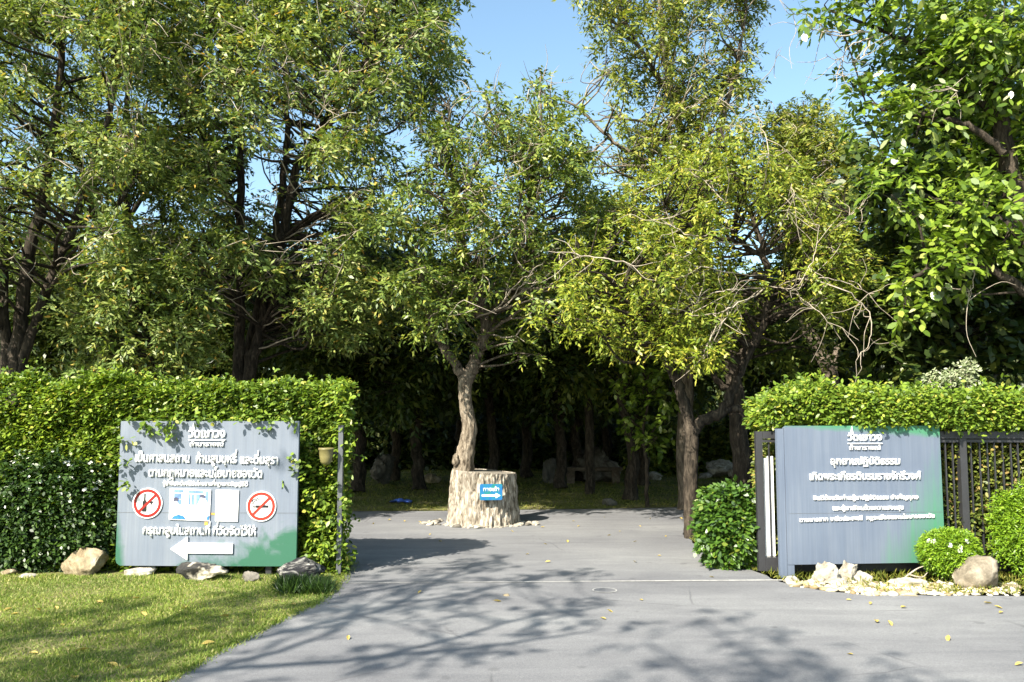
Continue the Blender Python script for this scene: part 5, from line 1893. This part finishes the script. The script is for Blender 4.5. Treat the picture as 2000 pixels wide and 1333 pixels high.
sh = Tree('roadside_tree', (-1.5, -9.0, 0), 'second roadside tree whose leaf clumps shade the near right of the road')
fork = np.array([-1.4, -8.6, 4.0])
sh.limb([np.array([-1.5, -9, 0]), np.array([-1.4, -8.8, 2.0]), fork], 0.2, 0.14, 12)
ends = []
for px, py, r_ in ((1370, 1210, .3), (1420, 1215, .25), (1470, 1235, .22), (1260, 1255, .2), (1350, 1290, .35), (1300, 1300, .25), (1440, 1300, .3), (1460, 1320, .3), (1400, 1330, .3), (1560, 1280, .3), (1600, 1300, .28), (1660, 1320, .3), (1750, 1300, .25), (1850, 1325, .25), (1500, 1240, .15), (1720, 1330, .3), (1560, 1330, .3), (1480, 1270, .25)):
    c = UP(px, py, 7.6 + rng.uniform(-0.2, 0.3))
    ends.append((c, r_))
cen = np.mean([e[0] for e in ends], 0)
for e, r_ in ends[::3]:
    pts, rad = limb([fork, fork + (cen - fork) * 0.5 + np.array([0, 0, 0.6]), e], 0.05, 0.012, 6, 0.012)
    sh.wood(pts, rad, 6)
sh.foliate(ends, 17, 6, 0.20, 0.11, 0.045, 0.4, twigs=0.08)
sh.done(M['bark'], M['leaf_left'])

# ------------------------------------------------------------------ small things on the ground
def leaf_obj(loc, rz, s, label, group, mat=None):
    k = 7
    V = []
    for j in range(3):
        for i in range(k):
            t_ = i / (k - 1)
            w = math.sin(math.pi * min(1, t_ * 1.02)) ** 0.8 * 0.24 * (j - 1)
            V.append((t_ - 0.5, w, 0.05 + 0.16 * abs(j - 1) * math.sin(t_ * 3) + 0.12 * t_ * t_))
    Fc = [(j * k + i, j * k + i + 1, (j + 1) * k + i + 1, (j + 1) * k + i) for j in range(2) for i in range(k - 1)]
    o = mesh_np('fallen_leaf', np.array(V) * s, Fc, mat or M['dry_leaf'])
    o.location, o.rotation_euler = loc, (rng.normal() * 0.15, rng.normal() * 0.15, rz)
    return tag(o, label, 'leaf', group)


proto_leaf = None
def drop(px, py, s, label, group):
    global proto_leaf
    g = G(px, py)
    if proto_leaf is None:
        proto_leaf = leaf_obj((g[0], g[1], 0.012), 0.3, 1.0, label, group)
        o = proto_leaf
    else:
        o = proto_leaf.copy()
        COL.objects.link(o)
        o['label'], o['group'] = label, group
    o.location = (g[0], g[1], 0.010)
    o.rotation_euler = (rng.normal() * 0.2, rng.normal() * 0.2, rng.uniform(0, 6.28))
    o.scale = (s, s, s)


road_leaves = [(1252, 1175), (1190, 1197), (1178, 1212), (1712, 1218), (1738, 1222), (1853, 1252), (1955, 1200), (1930, 1182), (1950, 1190), (1990, 1302), (680, 1250), (1658, 1175), (1700, 1182), (1765, 1190), (1108, 1060), (1065, 1065), (1240, 1060), (1288, 1088), (1070, 1100), (1000, 1040), (840, 1046),
               (730, 1025), (760, 1018), (790, 1020), (1120, 1020), (1180, 1012), (1130, 1030), (1210, 1040), (1060, 1032), (1270, 1015), (1250, 1030), (1300, 1050), (820, 1022), (1330, 1015), (1190, 1048), (860, 1060), (1030, 1085), (1390, 1130), (970, 1178), (820, 1160), (1660, 1282), (1240, 1100)]
for x, y in road_leaves:
    drop(x, y, rng.uniform(0.045, 0.08), 'dry yellowish leaf fallen on the grey road', 'fallen leaves on the road')
for x, y in [(360, 1192), (405, 1262), (250, 1310), (65, 1280), (15, 1195), (75, 1195), (120, 1225), (195, 1180), (440, 1208), (573, 1185), (160, 1275), (30, 1203), (265, 1173), (540, 1178), (280, 1205), (380, 1235), (110, 1192), (220, 1305), (145, 1330)]:
    drop(x, y, rng.uniform(0.06, 0.10), 'dry brown leaf lying on the green lawn', 'fallen leaves on the lawn')
rock('stone', 988, 1167, 20, 9, M['rock_cream'], 'small tan stone lying alone on the road before the gate line', 401, 0.4, depth=0.05, sub=3)
# patched round cover in the asphalt
g = G(1181, 1155)
V, Fc = [], []
for i in range(40):
    a = 2 * math.pi * i / 40
    for r_ in (0.105, 0.117):
        V.append((g[0] + r_ * math.cos(a), g[1] + r_ * math.sin(a), 0.0105))
Fc = [(2 * i, 2 * i + 1, (2 * i + 3) % 80, (2 * i + 2) % 80) for i in range(40)]
mc = root('manhole_cover', (g[0], g[1], 0), 'small round cover with a pale rim set in the asphalt', 'manhole')
mesh_np('rim', V, Fc, M['concrete'], mc)
mesh_np('lid', [(g[0] + 0.104 * math.cos(2 * math.pi * i / 40), g[1] + 0.104 * math.sin(2 * math.pi * i / 40), 0.0095) for i in range(40)], [tuple(range(40))], M['asphalt'], mc)
# dead branch by the right sign
m = MB()
for path in ([(1768, 1128), (1790, 1112), (1805, 1106)], [(1772, 1122), (1800, 1128), (1812, 1118)]):
    pts = catmull(px_path(path, 8.7), 5)
    m.tube(pts, np.linspace(0.010, 0.004, len(pts)), 6)
o = m.build('dead_branch', M['twig'], smooth=True)
tag(o, 'thin forked dead branch under the right end of the sign', 'branch')
